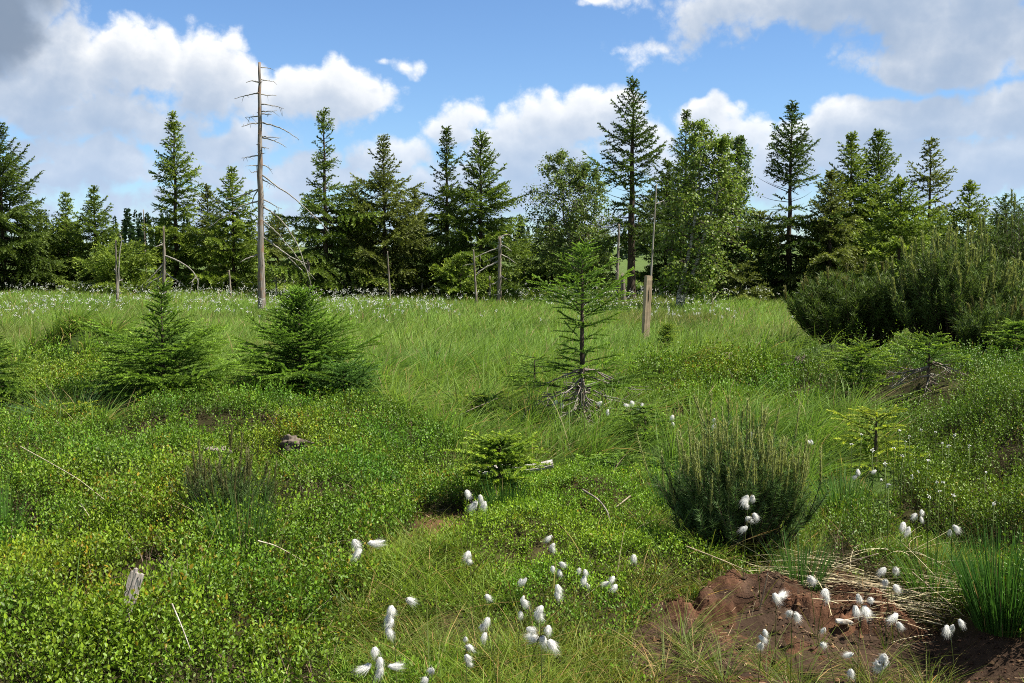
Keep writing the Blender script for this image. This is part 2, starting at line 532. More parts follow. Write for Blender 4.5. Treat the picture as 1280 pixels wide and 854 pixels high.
    inside = M(nt, 'MULTIPLY', fade(M(nt, 'ABSOLUTE', az), .58, .75), M(nt, 'MULTIPLY', fade(el, .26, .36), M(nt, 'GREATER_THAN', el, -.02)))
    ms = nt.nodes.new('ShaderNodeMixShader'); nt.links.new(inside, ms.inputs[0])
    nt.links.new(bg2.outputs[0], ms.inputs[1]); nt.links.new(bg.outputs[0], ms.inputs[2])
    out = nt.nodes.new('ShaderNodeOutputWorld'); nt.links.new(ms.outputs[0], out.inputs['Surface'])
    w.cycles.sampling_method = 'MANUAL'; w.cycles.sample_map_resolution = 512


build_world()
sl = bpy.data.lights.new('sun', 'SUN'); sl.energy = 5.0; sl.angle = math.radians(0.53); sl.color = (1, 0.94, 0.81)
so = bpy.data.objects.new('sun', sl); COL.objects.link(so)
so.rotation_euler = (-SUN_DIR).to_track_quat('-Z', 'Y').to_euler(); so.location = (10, -10, 30)
cam = bpy.data.cameras.new('camera'); cam.sensor_width = 36; cam.lens = 36 * FPX / 1280; cam.clip_end = 6000; cam.clip_start = 0.05
co = bpy.data.objects.new('camera', cam); COL.objects.link(co); SC.camera = co
co.location = (0, 0, CAMZ); co.rotation_euler = (PI / 2 - PITCH, 0, 0)
SC.view_settings.view_transform = 'Standard'; SC.view_settings.look = 'None'; SC.view_settings.exposure = 0.92
SC.view_settings.gamma = 1.0; SC.view_settings.use_curve_mapping = False
SC.render.engine = 'CYCLES'
SC.cycles.max_bounces = 6; SC.cycles.diffuse_bounces = 3; SC.cycles.glossy_bounces = 2; SC.cycles.transmission_bounces = 4
SC.cycles.use_denoising = False
SC.cycles.pixel_filter_type = 'BLACKMAN_HARRIS'; SC.cycles.filter_width = 1.0
SC.cycles.sample_clamp_indirect = 8

# ------------------------------------------------------------------ what grows where (polygons on the photograph, tested on projected ground points)
P_BIL_LEFT = [(-500, 545), (0, 530), (60, 536), (150, 535), (175, 514), (330, 508), (430, 512), (500, 522), (548, 552), (560, 600), (590, 640), (565, 668),
              (500, 690), (440, 725), (425, 770), (395, 900), (-700, 900)]
P_BIL_BRIGHT = [(580, 700), (625, 668), (700, 655), (800, 665), (880, 705), (868, 742), (800, 765), (700, 765), (620, 755)]
P_BIL_MIX = [(560, 610), (600, 600), (720, 590), (830, 600), (850, 650), (760, 662), (640, 660), (580, 668)]
P_BIL_RIGHT = [(1100, 530), (1130, 506), (1200, 498), (1500, 488), (1500, 700), (1280, 700), (1190, 680), (1135, 635)]
P_BIL_MID = [(760, 490), (800, 468), (900, 458), (1000, 466), (1040, 485), (1040, 520), (960, 528), (900, 530), (790, 515)]
P_BIL_PINE = [(985, 478), (1000, 446), (1060, 430), (1500, 415), (1500, 505), (1120, 535), (1030, 512)]
P_BIL_DARK = [(1030, 690), (1060, 668), (1110, 675), (1130, 720), (1080, 735), (1035, 725)]
P_BIL_SE = [(1200, 770), (1290, 750), (1400, 780), (1400, 840), (1280, 810), (1215, 800)]
P_BIL_HUM = [(-60, 500), (30, 478), (70, 455), (110, 450), (150, 462), (175, 490), (150, 500), (60, 505)]
P_PEAT = [(800, 900), (815, 825), (840, 785), (885, 750), (960, 738), (1080, 738), (1180, 760), (1300, 815), (1400, 850), (1400, 900)]
P_BARE = [(505, 640), (540, 636), (590, 652), (595, 672), (560, 678), (515, 668)]


def region(x, y, z=None):
    """1 bilberry, 2 low bright bilberry, 3 dark bilberry, 4 peat, 5 bare patch, 6 short mixed sward, 7 long grass, 8 meadow"""
    jx = (fbm(x * 2.2, y * 2.2, 3, 31) - .5) * .5; jy = (fbm(x * 2.2, y * 2.2, 3, 47) - .5) * .7
    X = x + jx; Y = y + jy
    px, py = project(X, Y, hgt(X, Y) if z is None else z)
    r = np.where(py > 625, 6, 7)
    r = np.where((py > 560) & (px < 700) & (py <= 625), 7, r)
    r = np.where(y > 15.5, 8, r)
    r[inpoly(px, py, P_BIL_MIX)] = 2
    for p in (P_BIL_LEFT, P_BIL_MID, P_BIL_HUM):
        r[inpoly(px, py, p)] = 1
    r[inpoly(px, py, P_BIL_BRIGHT)] = 2
    for p in (P_BIL_RIGHT, P_BIL_PINE, P_BIL_DARK, P_BIL_SE):
        r[inpoly(px, py, p)] = 3
    r[inpoly(px, py, P_PEAT)] = 4
    r[inpoly(px, py, P_BARE)] = 5
    return r


def hw(y):
    return 0.47 * y * 1.10 + 0.7


def scatter(n, y0, y1, rho):
    """about n points over the view wedge, density following rho(y)"""
    ys = np.linspace(y0, y1, 400); w = rho(ys) * hw(ys); c = np.cumsum(w); c /= c[-1]
    y = np.interp(RNG.random(n), c, ys)
    x = rnd(-1, 1, n) * hw(y)
    return x, y


# ------------------------------------------------------------------ ground: one sheet to the horizon
ys = np.concatenate([np.linspace(-9, 2.5, 14)[:-1], np.arange(2.5, 9, 0.035), 9 * np.exp(np.linspace(0, math.log(3500 / 9), 240))])
us = np.linspace(-1, 1, 300)
YY, UU = np.meshgrid(ys, us, indexing='ij')
XX = UU * (np.abs(YY) * 0.62 + 3.0 + np.maximum(YY - 60, 0) * 0.8)
ZZ = hgt(XX, YY)
RG = region(XX.ravel(), YY.ravel())
gc = np.zeros((XX.size, 3))
n1 = fbm(XX.ravel() * 1.7, YY.ravel() * 1.7, 3, 71)[:, None]
soil = np.array([0.034, 0.022, 0.013]); moss = np.array([0.040, 0.046, 0.014]); thatch = np.array([0.085, 0.125, 0.035])
gc[:] = soil * (1 - n1) + moss * n1
gc[(RG == 7)] = (np.array([0.045, 0.075, 0.018]))
gc[(RG == 8)] = thatch
gc[(RG == 6) | (RG == 2)] = (np.array([.055, .07, .018]) * n1 + soil * (1 - n1) * 1.6)[(RG == 6) | (RG == 2)]
gc[(RG == 5)] = np.array([0.11, 0.06, 0.032])
gc[(RG == 4)] = np.array([0.06, 0.038, 0.026])
far = ss(60, 160, YY.ravel())[:, None]
gc = gc * (1 - far) + np.array([0.10, 0.15, 0.04]) * far
mb = MB()
idx = np.arange(XX.size).reshape(XX.shape)
a, b, c, d = idx[:-1, :-1], idx[:-1, 1:], idx[1:, 1:], idx[1:, :-1]
F = np.concatenate([np.stack([a, b, c], -1).reshape(-1, 3), np.stack([a, c, d], -1).reshape(-1, 3)])
mb.add(np.stack([XX, YY, ZZ], -1).reshape(-1, 3), F, gc)
g = mb.obj('ground', [soil_mat('bog_soil', (2.0, 30), 0.7, 0.02, 0.5)]); g['kind'] = 'structure'

# bare peat with an eroded edge facing the camera
px_, py_ = np.meshgrid(np.linspace(0.35, 3.0, 260), np.linspace(3.7, 5.9, 220))
rg = region(px_.ravel(), py_.ravel()).reshape(px_.shape)
inside = (rg == 4).astype(float)
for _ in range(14):      # soft margin that dips under the soil
    inside = (inside + np.roll(inside, 1, 0) + np.roll(inside, -1, 0) + np.roll(inside, 1, 1) + np.roll(inside, -1, 1)) / 5
lip = 4.86 + 0.16 * (fbm(px_ * 5.0, py_ * 0.0 + 3, 4, 5) - .5) * 2 - 0.12 * (px_ - 1.4) ** 2
step = ss(lip - 0.16, lip + 0.02, py_) * ss(0.55, 0.95, px_) * ss(2.3, 1.8, px_)
lump = fbm(px_ * 9, py_ * 9, 4, 91) - .5; fine = fbm(px_ * 38, py_ * 38, 3, 93) - .5
face = step * (1 - step) * 4
pz = hgt(px_, py_) + 0.012 + 0.065 * (step - .35) + lump * (0.09 + 0.16 * face) + fine * (0.03 + 0.05 * face)
pz = pz - 0.16 * (1 - ss(0.12, 0.55, inside))
top = np.array([0.070, 0.043, 0.030]); red = np.array([0.125, 0.062, 0.037]); dk = np.array([0.035, 0.02, 0.014])
rmask = np.clip(face * 1.2 + ss(0.46, 0.62, fbm(px_ * 4, py_ * 4, 3, 77)) * ss(5.25, 4.85, py_) * ss(0.5, 0.8, px_) * ss(2.2, 1.7, px_), 0, 1)[..., None]
pc = top * (1 - rmask) + (red * (0.7 + lump[..., None] * 1.4)) * rmask
pc = pc * (0.8 + 0.9 * fbm(px_ * 22, py_ * 22, 3, 55)[..., None] - 0.2)
PEAT_PX, PEAT_PY, PEAT_Z = px_, py_, pz


def peat_z(x, y):
    i = np.clip(np.round((y - 3.7) / 2.2 * 219).astype(int), 0, 219); j = np.clip(np.round((x - .35) / 2.65 * 259).astype(int), 0, 259)
    return np.maximum(hgt(x, y), PEAT_Z[i, j])


mb = MB(); idx = np.arange(px_.size).reshape(px_.shape)
a, b, c, d = idx[:-1, :-1], idx[:-1, 1:], idx[1:, 1:], idx[1:, :-1]
F = np.concatenate([np.stack([a, b, c], -1).reshape(-1, 3), np.stack([a, c, d], -1).reshape(-1, 3)])
mb.add(np.stack([px_, py_, pz], -1).reshape(-1, 3), F, np.clip(pc.reshape(-1, 3), .005, 1))
pt = mb.obj('bare_peat', [soil_mat('peat_crumb', (9, 90), 1.0, 0.012, 0.55)]); pt['kind'] = 'structure'


# room kept free of grass round the shrubs and young trees: column, row, radius in m
KEEP = [(727, 537, .30), (205, 508, .75), (376, 508, .75), (428, 512, .5), (-8, 500, .6), (625, 622, .36), (1076, 494, .50), (1160, 487, .5), (1094, 585, .3), (834, 449, .3),
        (800, 560, .4), (770, 605, .4), (822, 606, .3), (606, 533, .3), (668, 500, .3), (922, 690, .62), (922, 660, .62), (282, 668, .2)]
KEEPW = [(*hit(p[0], p[1])[:2], p[2]) for p in KEEP]
KEEPW += [(a * b / FPX, b, r) for a, b, r in [(426, 14.4, 1.1), (550, 13.6, 1.2), (632, 14.6, 1.3), (600, 12.8, .9), (426, 15.2, .8), (-541, 14.3, .9), (-541, 13.6, .8)]]
# and lower growth in front of them, so that the grass does not hide their feet
KEEPW += [(x * .93, y * .93, r * .8) for x, y, r in KEEPW]


def free(x, y):
    k = np.ones(len(x), bool)
    for cx, cy, r in KEEPW:
        k &= ((x - cx) ** 2 + (y - cy) ** 2 > (r * (.8 + .4 * RNG.random(len(x)))) ** 2) | (RNG.random(len(x)) < .16)
    return k


# ------------------------------------------------------------------ bilberry: sprigs of little oval leaves
def sprig(h, nl, leaf, spread):
    """arrays of one bilberry sprig: stems (as blades) and leaves"""
    P = []; D = []; N = []; L = []; st = []; Y = []
    nst = random.randint(2, 4)
    for s in range(nst):
        az = random.uniform(0, 2 * PI); tl = random.uniform(.1, .7) * spread
        d = np.array([math.cos(az) * tl, math.sin(az) * tl, 1.0]); d /= np.linalg.norm(d)
        hh = h * random.uniform(.65, 1.05); b = np.array([math.cos(az), math.sin(az), 0]) * 0.012 * s
        st.append((b, d, hh))
        m = nl // nst
        t = np.linspace(.3, 1.0, m)
        for i, tt in enumerate(t):
            aa = i * 2.4 + random.uniform(-.6, .6)
            off = np.array([math.cos(aa), math.sin(aa), random.uniform(.35, 1.4)]); off /= np.linalg.norm(off)
            if i == m - 1:
                off = d
            rad = random.uniform(0, .022) * (1.25 - tt)
            P.append(b + d * hh * tt + off * rad); D.append(off); Y.append(tt)
            nn = np.array([random.gauss(0, .75), random.gauss(0, .75), 1.0]); N.append(nn / np.linalg.norm(nn)); L.append(leaf * random.uniform(.65, 1.2))
    return np.array(P), np.array(D), np.array(N), np.array(L), st, np.array(Y)


def bilberry(name, codes, count, y0, y1, rho, h, nl, leaf, col, label_seed, hscale=None, redness=0.04, spread=1.0, warm=0.5, cush=1.0):
    protos = [sprig(h, nl, leaf, spread) for _ in range(10)]
    x, y = scatter(count, y0, y1, rho)
    z = hgt(x, y)
    keep = np.isin(region(x, y, z), codes)
    # thin places and hollows between the clumps
    hole = fbm(x * 3.0, y * 3.0, 3, label_seed + 5)
    keep &= (hole > (0.385 if cush == 1 else .28) - 0.16 * RNG.random(len(x)))
    md = mound(x, y, .85, label_seed + 60) * .6 + mound(x, y, .36, label_seed + 80) * .4
    md = md * cush + .75 * (1 - cush)
    keep &= md > .40 * RNG.random(len(x)) + .16
    if 3 in codes:
        keep &= free(x, y)
    x, y, z, hole, md = x[keep], y[keep], z[keep], hole[keep], md[keep]
    k = len(x)
    pid = RNG.integers(0, 10, k); rz = rnd(0, 2 * PI, k)
    clump = fbm(x * 3.1, y * 3.1, 3, label_seed + 1)
    sc = (-.05 + 1.0 * md + .65 * clump) * rnd(.8, 1.15, k) * (1 if hscale is None else hscale(x, y))
    dist = np.maximum(1.0, y / 7.5) ** 0.55
    patch = fbm(x * 1.1, y * 1.1, 3, label_seed + 2)
    fine_p = fbm(x * 4.2, y * 4.2, 2, label_seed + 3)
    mb = MB()
    for q in range(10):
        s = np.where(pid == q)[0]
        if not len(s):
            continue
        P, D, N, L, st, Y = protos[q]
        c, sn = np.cos(rz[s]), np.sin(rz[s])
        R = np.zeros((len(s), 3, 3)); R[:, 0, 0] = c; R[:, 0, 1] = -sn; R[:, 1, 0] = sn; R[:, 1, 1] = c; R[:, 2, 2] = 1
        base = np.stack([x[s], y[s], z[s] - .01], 1)
        PP = np.einsum('nij,mj->nmi', R, P) * sc[s][:, None, None] + base[:, None]
        DD = np.einsum('nij,mj->nmi', R, D); NN = np.einsum('nij,mj->nmi', R, N)
        m = len(P)
        LL = (L[None] * dist[s][:, None] * (0.75 + .25 * sc[s][:, None])).ravel()
        cc = jitter(col, len(s) * m, .20, .08) * np.repeat(rnd(.75, 1.25, len(s)), m)[:, None]
        pt_ = np.repeat(patch[s], m); fp = np.repeat(fine_p[s], m)
        w = np.clip((pt_ - .5) * 4 * warm, -.6, 1)[:, None]
        cc = cc * (1 + w * np.array([.55, .16, -.1]))               # yellower and greener patches
        yg = np.clip((np.tile(Y, len(s)) - .72) / .28, 0, 1)[:, None] * np.repeat(rnd(.2, 1.0, len(s)), m)[:, None]
        cc = cc * (1 + yg * np.array([1.15, .85, .5]))               # fresh leaves at the shoot tips
        red = np.repeat(RNG.random(len(s)) < redness * 1.6 * np.clip((fine_p[s] - .45) * 9, 0, 3), m) & (RNG.random(len(cc)) < .5)
        cc[red] = cc[red] * np.array([1.5, .72, .9])
        leaves(mb, PP.reshape(-1, 3), DD.reshape(-1, 3), LL, LL * .56, np.clip(cc, .004, .7), 0, NN.reshape(-1, 3), .2)
        for b_, d_, hh in st:
            PB = base + np.einsum('nij,j->ni', R, b_) * sc[s][:, None]
            blades(mb, PB, np.einsum('nij,j->ni', R, d_), hh * sc[s], .004 * dist[s], jitter((.075, .075, .03), len(s), .3), 0)
    o = mb.obj(name, [M_LEAF]); o['kind'] = 'stuff'
    print(name, k, mb.n)
    return o


def rho_near(y):
    return 1 / (1 + (np.maximum(y - 5, 0) / 4.0) ** 1.4)


o = bilberry('bilberry_cover', [1], 58000, 3.4, 17.5, rho_near, .25, 30, .0185, (.102, .192, .016), 100, warm=.6, redness=.07,
             hscale=lambda x, y: 1 + .75 * ss(11, 14, y))
o = bilberry('low_bilberry_cover', [2], 30000, 4.5, 8.8, lambda y: 1 + 0 * y, .11, 22, .013, (.145, .265, .022), 200, redness=.02, warm=.3, spread=.8, cush=.25)
o = bilberry('sparse_bilberry', [6], 15000, 3.6, 7.5, lambda y: 1 + 0 * y, .09, 16, .014, (.13, .225, .022), 500, redness=.02, warm=.3, spread=.9)
o = bilberry('dark_bilberry_cover', [3], 66000, 4.4, 19, rho_near, .30, 34, .0155, (.080, .155, .015), 300, warm=.3, redness=.02)


# ------------------------------------------------------------------ grasses
def comb(x, y, k=.9):
    a = (fbm(x * .55, y * .55, 2, 811) - .5) * 7 + (fbm(x * 1.7, y * 1.7, 2, 815) - .5) * 5
    return np.stack([np.cos(a) * k + .25, np.sin(a) * k - .1, np.zeros(len(x))], 1)


def wind(n, amt=.35):
    d = rdir(n); d[:, 2] = np.abs(d[:, 2]) * .2 + 1.2
    d[:, 0] += amt
    return nrm(d)


def bend(D, n, amt):
    b = D.copy(); b[:, 2] = -np.abs(rnd(.2, 1.0, n)); b[:, :2] += rnd(-.35, .35, (n, 2))
    return b * rnd(.25, 1.0, (n, 1)) * amt


def grass(name, mats, x, y, L, Wd, col, tip, lean=.35, sag=.6, nseg=3, zf=hgt, shoot=None, swirl=0):
    n = len(x)
    D = wind(n, lean) if shoot is None else shoot
    if swirl:
        D = nrm(D + comb(x, y, swirl))
    P = np.stack([x, y, zf(x, y) - .01], 1)
    mb = MB()
    strips(mb, P, D, bend(D, n, sag), L, Wd, col, nseg, tip=tip)
    o = mb.obj(name, mats); o['kind'] = 'stuff'
    print(name, n, mb.n)
    return o


# the far meadow
x, y = scatter(330000, 15.0, 75, lambda y: (15 / y) ** 1.25)
k = np.isin(region(x, y), [8, 7]) & free(x, y); x, y = x[k], y[k]
t1 = fbm(x * .45, y * .22, 3, 401)[:, None]; t2 = fbm(x * 1.6, y * .8, 3, 402)[:, None]
c0 = np.array([.125, .235, .040]) * (1 - t1) + np.array([.215, .325, .075]) * t1
c0 = c0 * (.62 + .76 * t2)
brown = (ss(.60, .75, fbm(x * .3, y * .5, 3, 405)))[:, None] * .5
c0 = c0 * (1 - brown) + np.array([.16, .145, .06]) * brown
dw = RNG.random(len(x)) < .05 + .12 * ss(.5, .7, fbm(x * .5, y * .35, 3, 407)); c0[dw] = jitter((.33, .28, .15), int(dw.sum()), .3)
c0 = np.clip(c0 * (1 + rnd(-.25, .25, (len(x), 1))), .01, 1)
grass('meadow_grass', [M_GRASS], x, y, rnd(.22, .46, len(x)) * (.7 + .6 * t2[:, 0]), np.clip(y / 16, 1, 4) * rnd(.006, .012, len(x)), c0,
      c0 * np.array([1.25, 1.15, 1.1]), lean=.55, sag=.55, nseg=2)

# long grass of the wet hollow: tussocks and blades between
tx, ty = scatter(1500, 7.4, 17.5, lambda y: 1 + 0 * y)
k = np.isin(region(tx, ty), [7]) & free(tx, ty); tx, ty = tx[k], ty[k]
m = 85
x = np.repeat(tx, m); y = np.repeat(ty, m); n = len(x)
big = np.repeat(rnd(.65, 1.35, len(tx)), m)
r = np.abs(RNG.normal(size=n)) * .075 * big; aa = rnd(0, 2 * PI, n)
D = np.stack([np.cos(aa) * (.35 + 3.2 * r) + .06, np.sin(aa) * (.35 + 3.2 * r), rnd(.8, 1.4, n)], 1); D = nrm(D)
hue = np.repeat(fbm(tx * .9, ty * .9, 3, 411), m)[:, None]
c0 = np.array([.110, .215, .034]) * (1 - hue) + np.array([.195, .30, .064]) * hue
c0 = np.clip(c0 * (1 + rnd(-.3, .3, (n, 1))), .01, 1)
dw = RNG.random(n) < .07; c0[dw] = jitter((.36, .29, .15), int(dw.sum()), .3)
grass('long_hollow_grass', [M_GRASS], x + np.cos(aa) * r, y + np.sin(aa) * r, rnd(.28, .62, n) * big, rnd(.006, .011, n) * np.clip(y / 10, .8, 1.6), c0, c0 * np.array([1.35, 1.25, 1.2]), sag=.95, nseg=5, shoot=D, swirl=.12)
x, y = scatter(105000, 7.2, 18, lambda y: 1 + 0 * y)
k = np.isin(region(x, y), [7]) & free(x, y); x, y = x[k], y[k]; n = len(x)
t1 = fbm(x * 1.3, y * 1.3, 3, 421)[:, None]
c0 = np.array([.100, .185, .028]) * (1 - t1) + np.array([.20, .285, .055]) * t1
c0 = c0 * (.5 + 1.0 * fbm(x * 2.6, y * 2.6, 2, 425)[:, None])
dw = RNG.random(n) < .10 * ss(.45, .7, fbm(x, y, 2, 427)) * 3; c0[dw] = np.array([.30, .24, .12])
c0 = np.clip(c0 * (1 + rnd(-.3, .3, (n, 1))), .01, 1)
grass('hollow_grass', [M_GRASS], x, y, rnd(.16, .42, n), rnd(.004, .008, n) * np.clip(y / 9, .8, 1.8), c0, c0 * np.array([1.3, 1.2, 1.1]), sag=.7, nseg=3, lean=.1, swirl=.2)

# the short mixed sward of the foreground
x, y = scatter(150000, 3.3, 8.2, lambda y: (4.0 / y) ** .6)
px, py = project(x, y, hgt(x, y))
dens = fbm(x * 2.5, y * 2.5, 3, 431)
k = np.isin(region(x, y), [6]) & (dens > .34); x, y = x[k], y[k]; n = len(x); px = px[k]
t1 = fbm(x * 1.8, y * 1.8, 3, 433)[:, None]
warm = (ss(600, 860, px) * ss(1400, 900, px) * ss(6.2, 4.8, y))[:, None] * .8
c0 = np.array([.090, .195, .024]) * (1 - t1) + np.array([.20, .31, .045]) * t1
c0 = c0 * (1 - warm) + (np.array([.15, .15, .035]) * (.6 + .8 * t1)) * warm
dry = RNG.random(n) < (.05 + .12 * warm[:, 0])
c0[dry] = np.array([.34, .25, .11])
c0 = np.clip(c0 * (1 + rnd(-.3, .3, (n, 1))), .01, 1)
tipc = c0 * np.array([1.4, 1.1, .9]); ora = RNG.random(n) < .10; tipc[ora] = np.array([.34, .16, .04])
grass('short_sward', [M_GRASS], x, y, rnd(.05, .20, n) * (.6 + .9 * t1[:, 0]), rnd(.0022, .0048, n), c0, tipc, lean=.2, sag=.75, nseg=4)
# moss and heath shoots beneath it
x, y = scatter(120000, 3.5, 8.2, lambda y: (4.0 / y) ** .4)
k = np.isin(region(x, y), [6, 2, 5]) & (fbm(x * 3.2, y * 3.2, 3, 441) > .40); x, y = x[k], y[k]; n = len(x)
t1 = fbm(x * 2.0, y * 2.0, 3, 443)[:, None]
c0 = np.array([.075, .125, .018]) * (1 - t1) + np.array([.17, .215, .03]) * t1
c0 = np.clip(c0 * (1 + rnd(-.35, .35, (n, 1))), .01, 1)
grass('moss', [M_GRASS], x, y, rnd(.02, .06, n), rnd(.005, .010, n), c0, c0 * 1.2, lean=0, sag=.3, nseg=2)
# fine long sedge of the tussock at the middle bottom, wiry and yellowish
tx, ty = scatter(260, 3.7, 6.0, lambda y: 1 + 0 * y)
rgs = region(tx, ty); k = (rgs == 6) | ((rgs == 4) & (RNG.random(len(tx)) < .3)); tx, ty = tx[k], ty[k]
pxx, _ = project(tx, ty, hgt(tx, ty)); k = RNG.random(len(tx)) < np.where((pxx > 420) & (pxx < 720), 1, .3); tx, ty = tx[k], ty[k]
ex = np.array([hit(*p)[:2] for p in [(830, 845), (870, 832), (905, 852), (960, 846), (1000, 853), (1090, 853), (852, 805)]])
tx = np.concatenate([tx, ex[:, 0]]); ty = np.concatenate([ty, ex[:, 1]])
m = 75; x = np.repeat(tx, m); y = np.repeat(ty, m); n = len(x); aa = rnd(0, 2 * PI, n)
D = nrm(np.stack([np.cos(aa) * .7 + .12, np.sin(aa) * .7, rnd(.5, 1.3, n)], 1)); r = rnd(0, .05, n)
c0 = jitter((.12, .17, .035), n, .35); w = RNG.random(n) < .12; c0[w] = jitter((.36, .27, .13), int(w.sum()), .3)
tp = c0 * np.array([1.3, 1.1, .8])
grass('wiry_sedge', [M_GRASS], x + np.cos(aa) * r, y + np.sin(aa) * r, rnd(.14, .36, n), rnd(.0018, .0034, n), c0, tp, sag=.9, nseg=5, shoot=D, zf=peat_z)
# grass poking through the bilberries and seams between regions
x, y = scatter(7000, 3.8, 13, lambda y: (5 / y))
k = np.isin(region(x, y), [1, 3, 2]) & (fbm(x * 1.5, y * 1.5, 2, 451) > .55); x, y = x[k], y[k]; n = len(x)
c0 = jitter((.10, .17, .035), n, .3); w = RNG.random(n) < .12; c0[w] = jitter((.40, .33, .2), int(w.sum()), .2)
grass('scattered_grass', [M_GRASS], x, y, rnd(.2, .40, n), rnd(.003, .005, n), c0, c0 * 1.3, sag=.7, nseg=4)
# dry straw strewn over the peat, and litter at the bare places
ox, oy, oz = hit(1195, 775)
n = 270
u = RNG.random(n)
fa = math.radians(157) + RNG.normal(size=n) * .30             # a fan lying over to the upper left
x = ox + RNG.normal(size=n) * .09 - u ** 2 * .55; y = oy + .04 + RNG.normal(size=n) * .06 + u ** 2 * .24
z = peat_z(x, y) + rnd(.01, .09, n)
D = np.stack([np.cos(fa), np.sin(fa), rnd(-.02, .28, n)], 1); D = nrm(D)
B = np.stack([rnd(-.1, .15, n), rnd(-.25, .15, n), rnd(-.45, -.12, n)], 1)
mb = MB(); L = rnd(.12, .62, n)
strips(mb, np.stack([x, y, z], 1), D, B * .7, L, rnd(.0014, .0034, n), jitter((.52, .45, .29), n, .4, .08), 7, S=nrm(np.cross(D, np.array([0, 0, 1.0]) + rdir(n) * .8)))
n = 60; x = ox + rnd(-.75, .1, n); y = oy + .22 + rnd(-.2, .35, n); z = peat_z(x, y) + .02; D = nrm(np.stack([RNG.normal(size=n), RNG.normal(size=n) * .6, rnd(.1, .9, n)], 1))
strips(mb, np.stack([x, y, z], 1), D, rdir(n) * .4 - np.array([0, 0, .4]), rnd(.15, .45, n), .003, jitter((.58, .5, .32), n, .3), 6)
x, y = scatter(9000, 3.6, 7.5, lambda y: 1 + 0 * y); rg = region(x, y)
k = (np.isin(rg, [4]) & (RNG.random(len(x)) < .9)) | (rg == 5) | ((rg == 6) & (RNG.random(len(x)) < .22)); x, y = x[k], y[k]; n = len(x)
z = peat_z(x, y) + rnd(.004, .025, n); D = rdir(n); D[:, 2] *= .18; D = nrm(D)
strips(mb, np.stack([x, y, z], 1), D, rdir(n) * .25, rnd(.015, .10, n), rnd(.0012, .0032, n), jitter((.34, .24, .14), n, .55), 3)
o = mb.obj('dry_straw', [M_STRAW]); o['kind'] = 'stuff'

# crumbs of peat and bits of bark over the bare ground
x = rnd(.4, 2.9, 9000); y = rnd(3.7, 5.7, 9000); k = np.isin(region(x, y), [4]) & (fbm(x * 5, y * 5, 2, 71) > .42); x, y = x[k], y[k]; n = len(x)
P = np.stack([x, y, peat_z(x, y) + .002], 1); r = .004 + .012 * RNG.random(n) ** 5
o6 = np.array([[1, 0, 0], [0, 1, 0], [-1, 0, 0], [0, -1, 0], [0, 0, 1.]]); V = P[:, None] + o6 * r[:, None, None] * rnd(.5, 1.3, (n, 5, 1))
F = (np.arange(n) * 5)[:, None, None] + np.array([[0, 1, 4], [1, 2, 4], [2, 3, 4], [3, 0, 4]])
mb = MB(); cc = jitter((.075, .045, .03), n, .5); w = RNG.random(n) < .15; cc[w] = jitter((.22, .12, .07), int(w.sum()), .4); mb.add(V, F, np.repeat(cc, 5, 0))
o = mb.obj('peat_crumbs', [soil_mat('peat_lumps', (20, 120), 1, .01, .5)]); o['kind'] = 'stuff'
# bare grey brown twigs under and between the bilberries
x, y = scatter(16000, 3.5, 12, lambda y: 5 / y); k = np.isin(region(x, y), [1, 3]); x, y = x[k], y[k]; n = len(x)
D = rdir(n); D[:, 2] = np.abs(D[:, 2]) * .8 + .15; D = nrm(D)
mb = MB(); strips(mb, np.stack([x, y, hgt(x, y)], 1), D, rdir(n) * .3, rnd(.08, .24, n), rnd(.0022, .0045, n), jitter((.15, .105, .075), n, .5), 4)
o = mb.obj('heath_twigs', [M_STRAW]); o['kind'] = 'stuff'

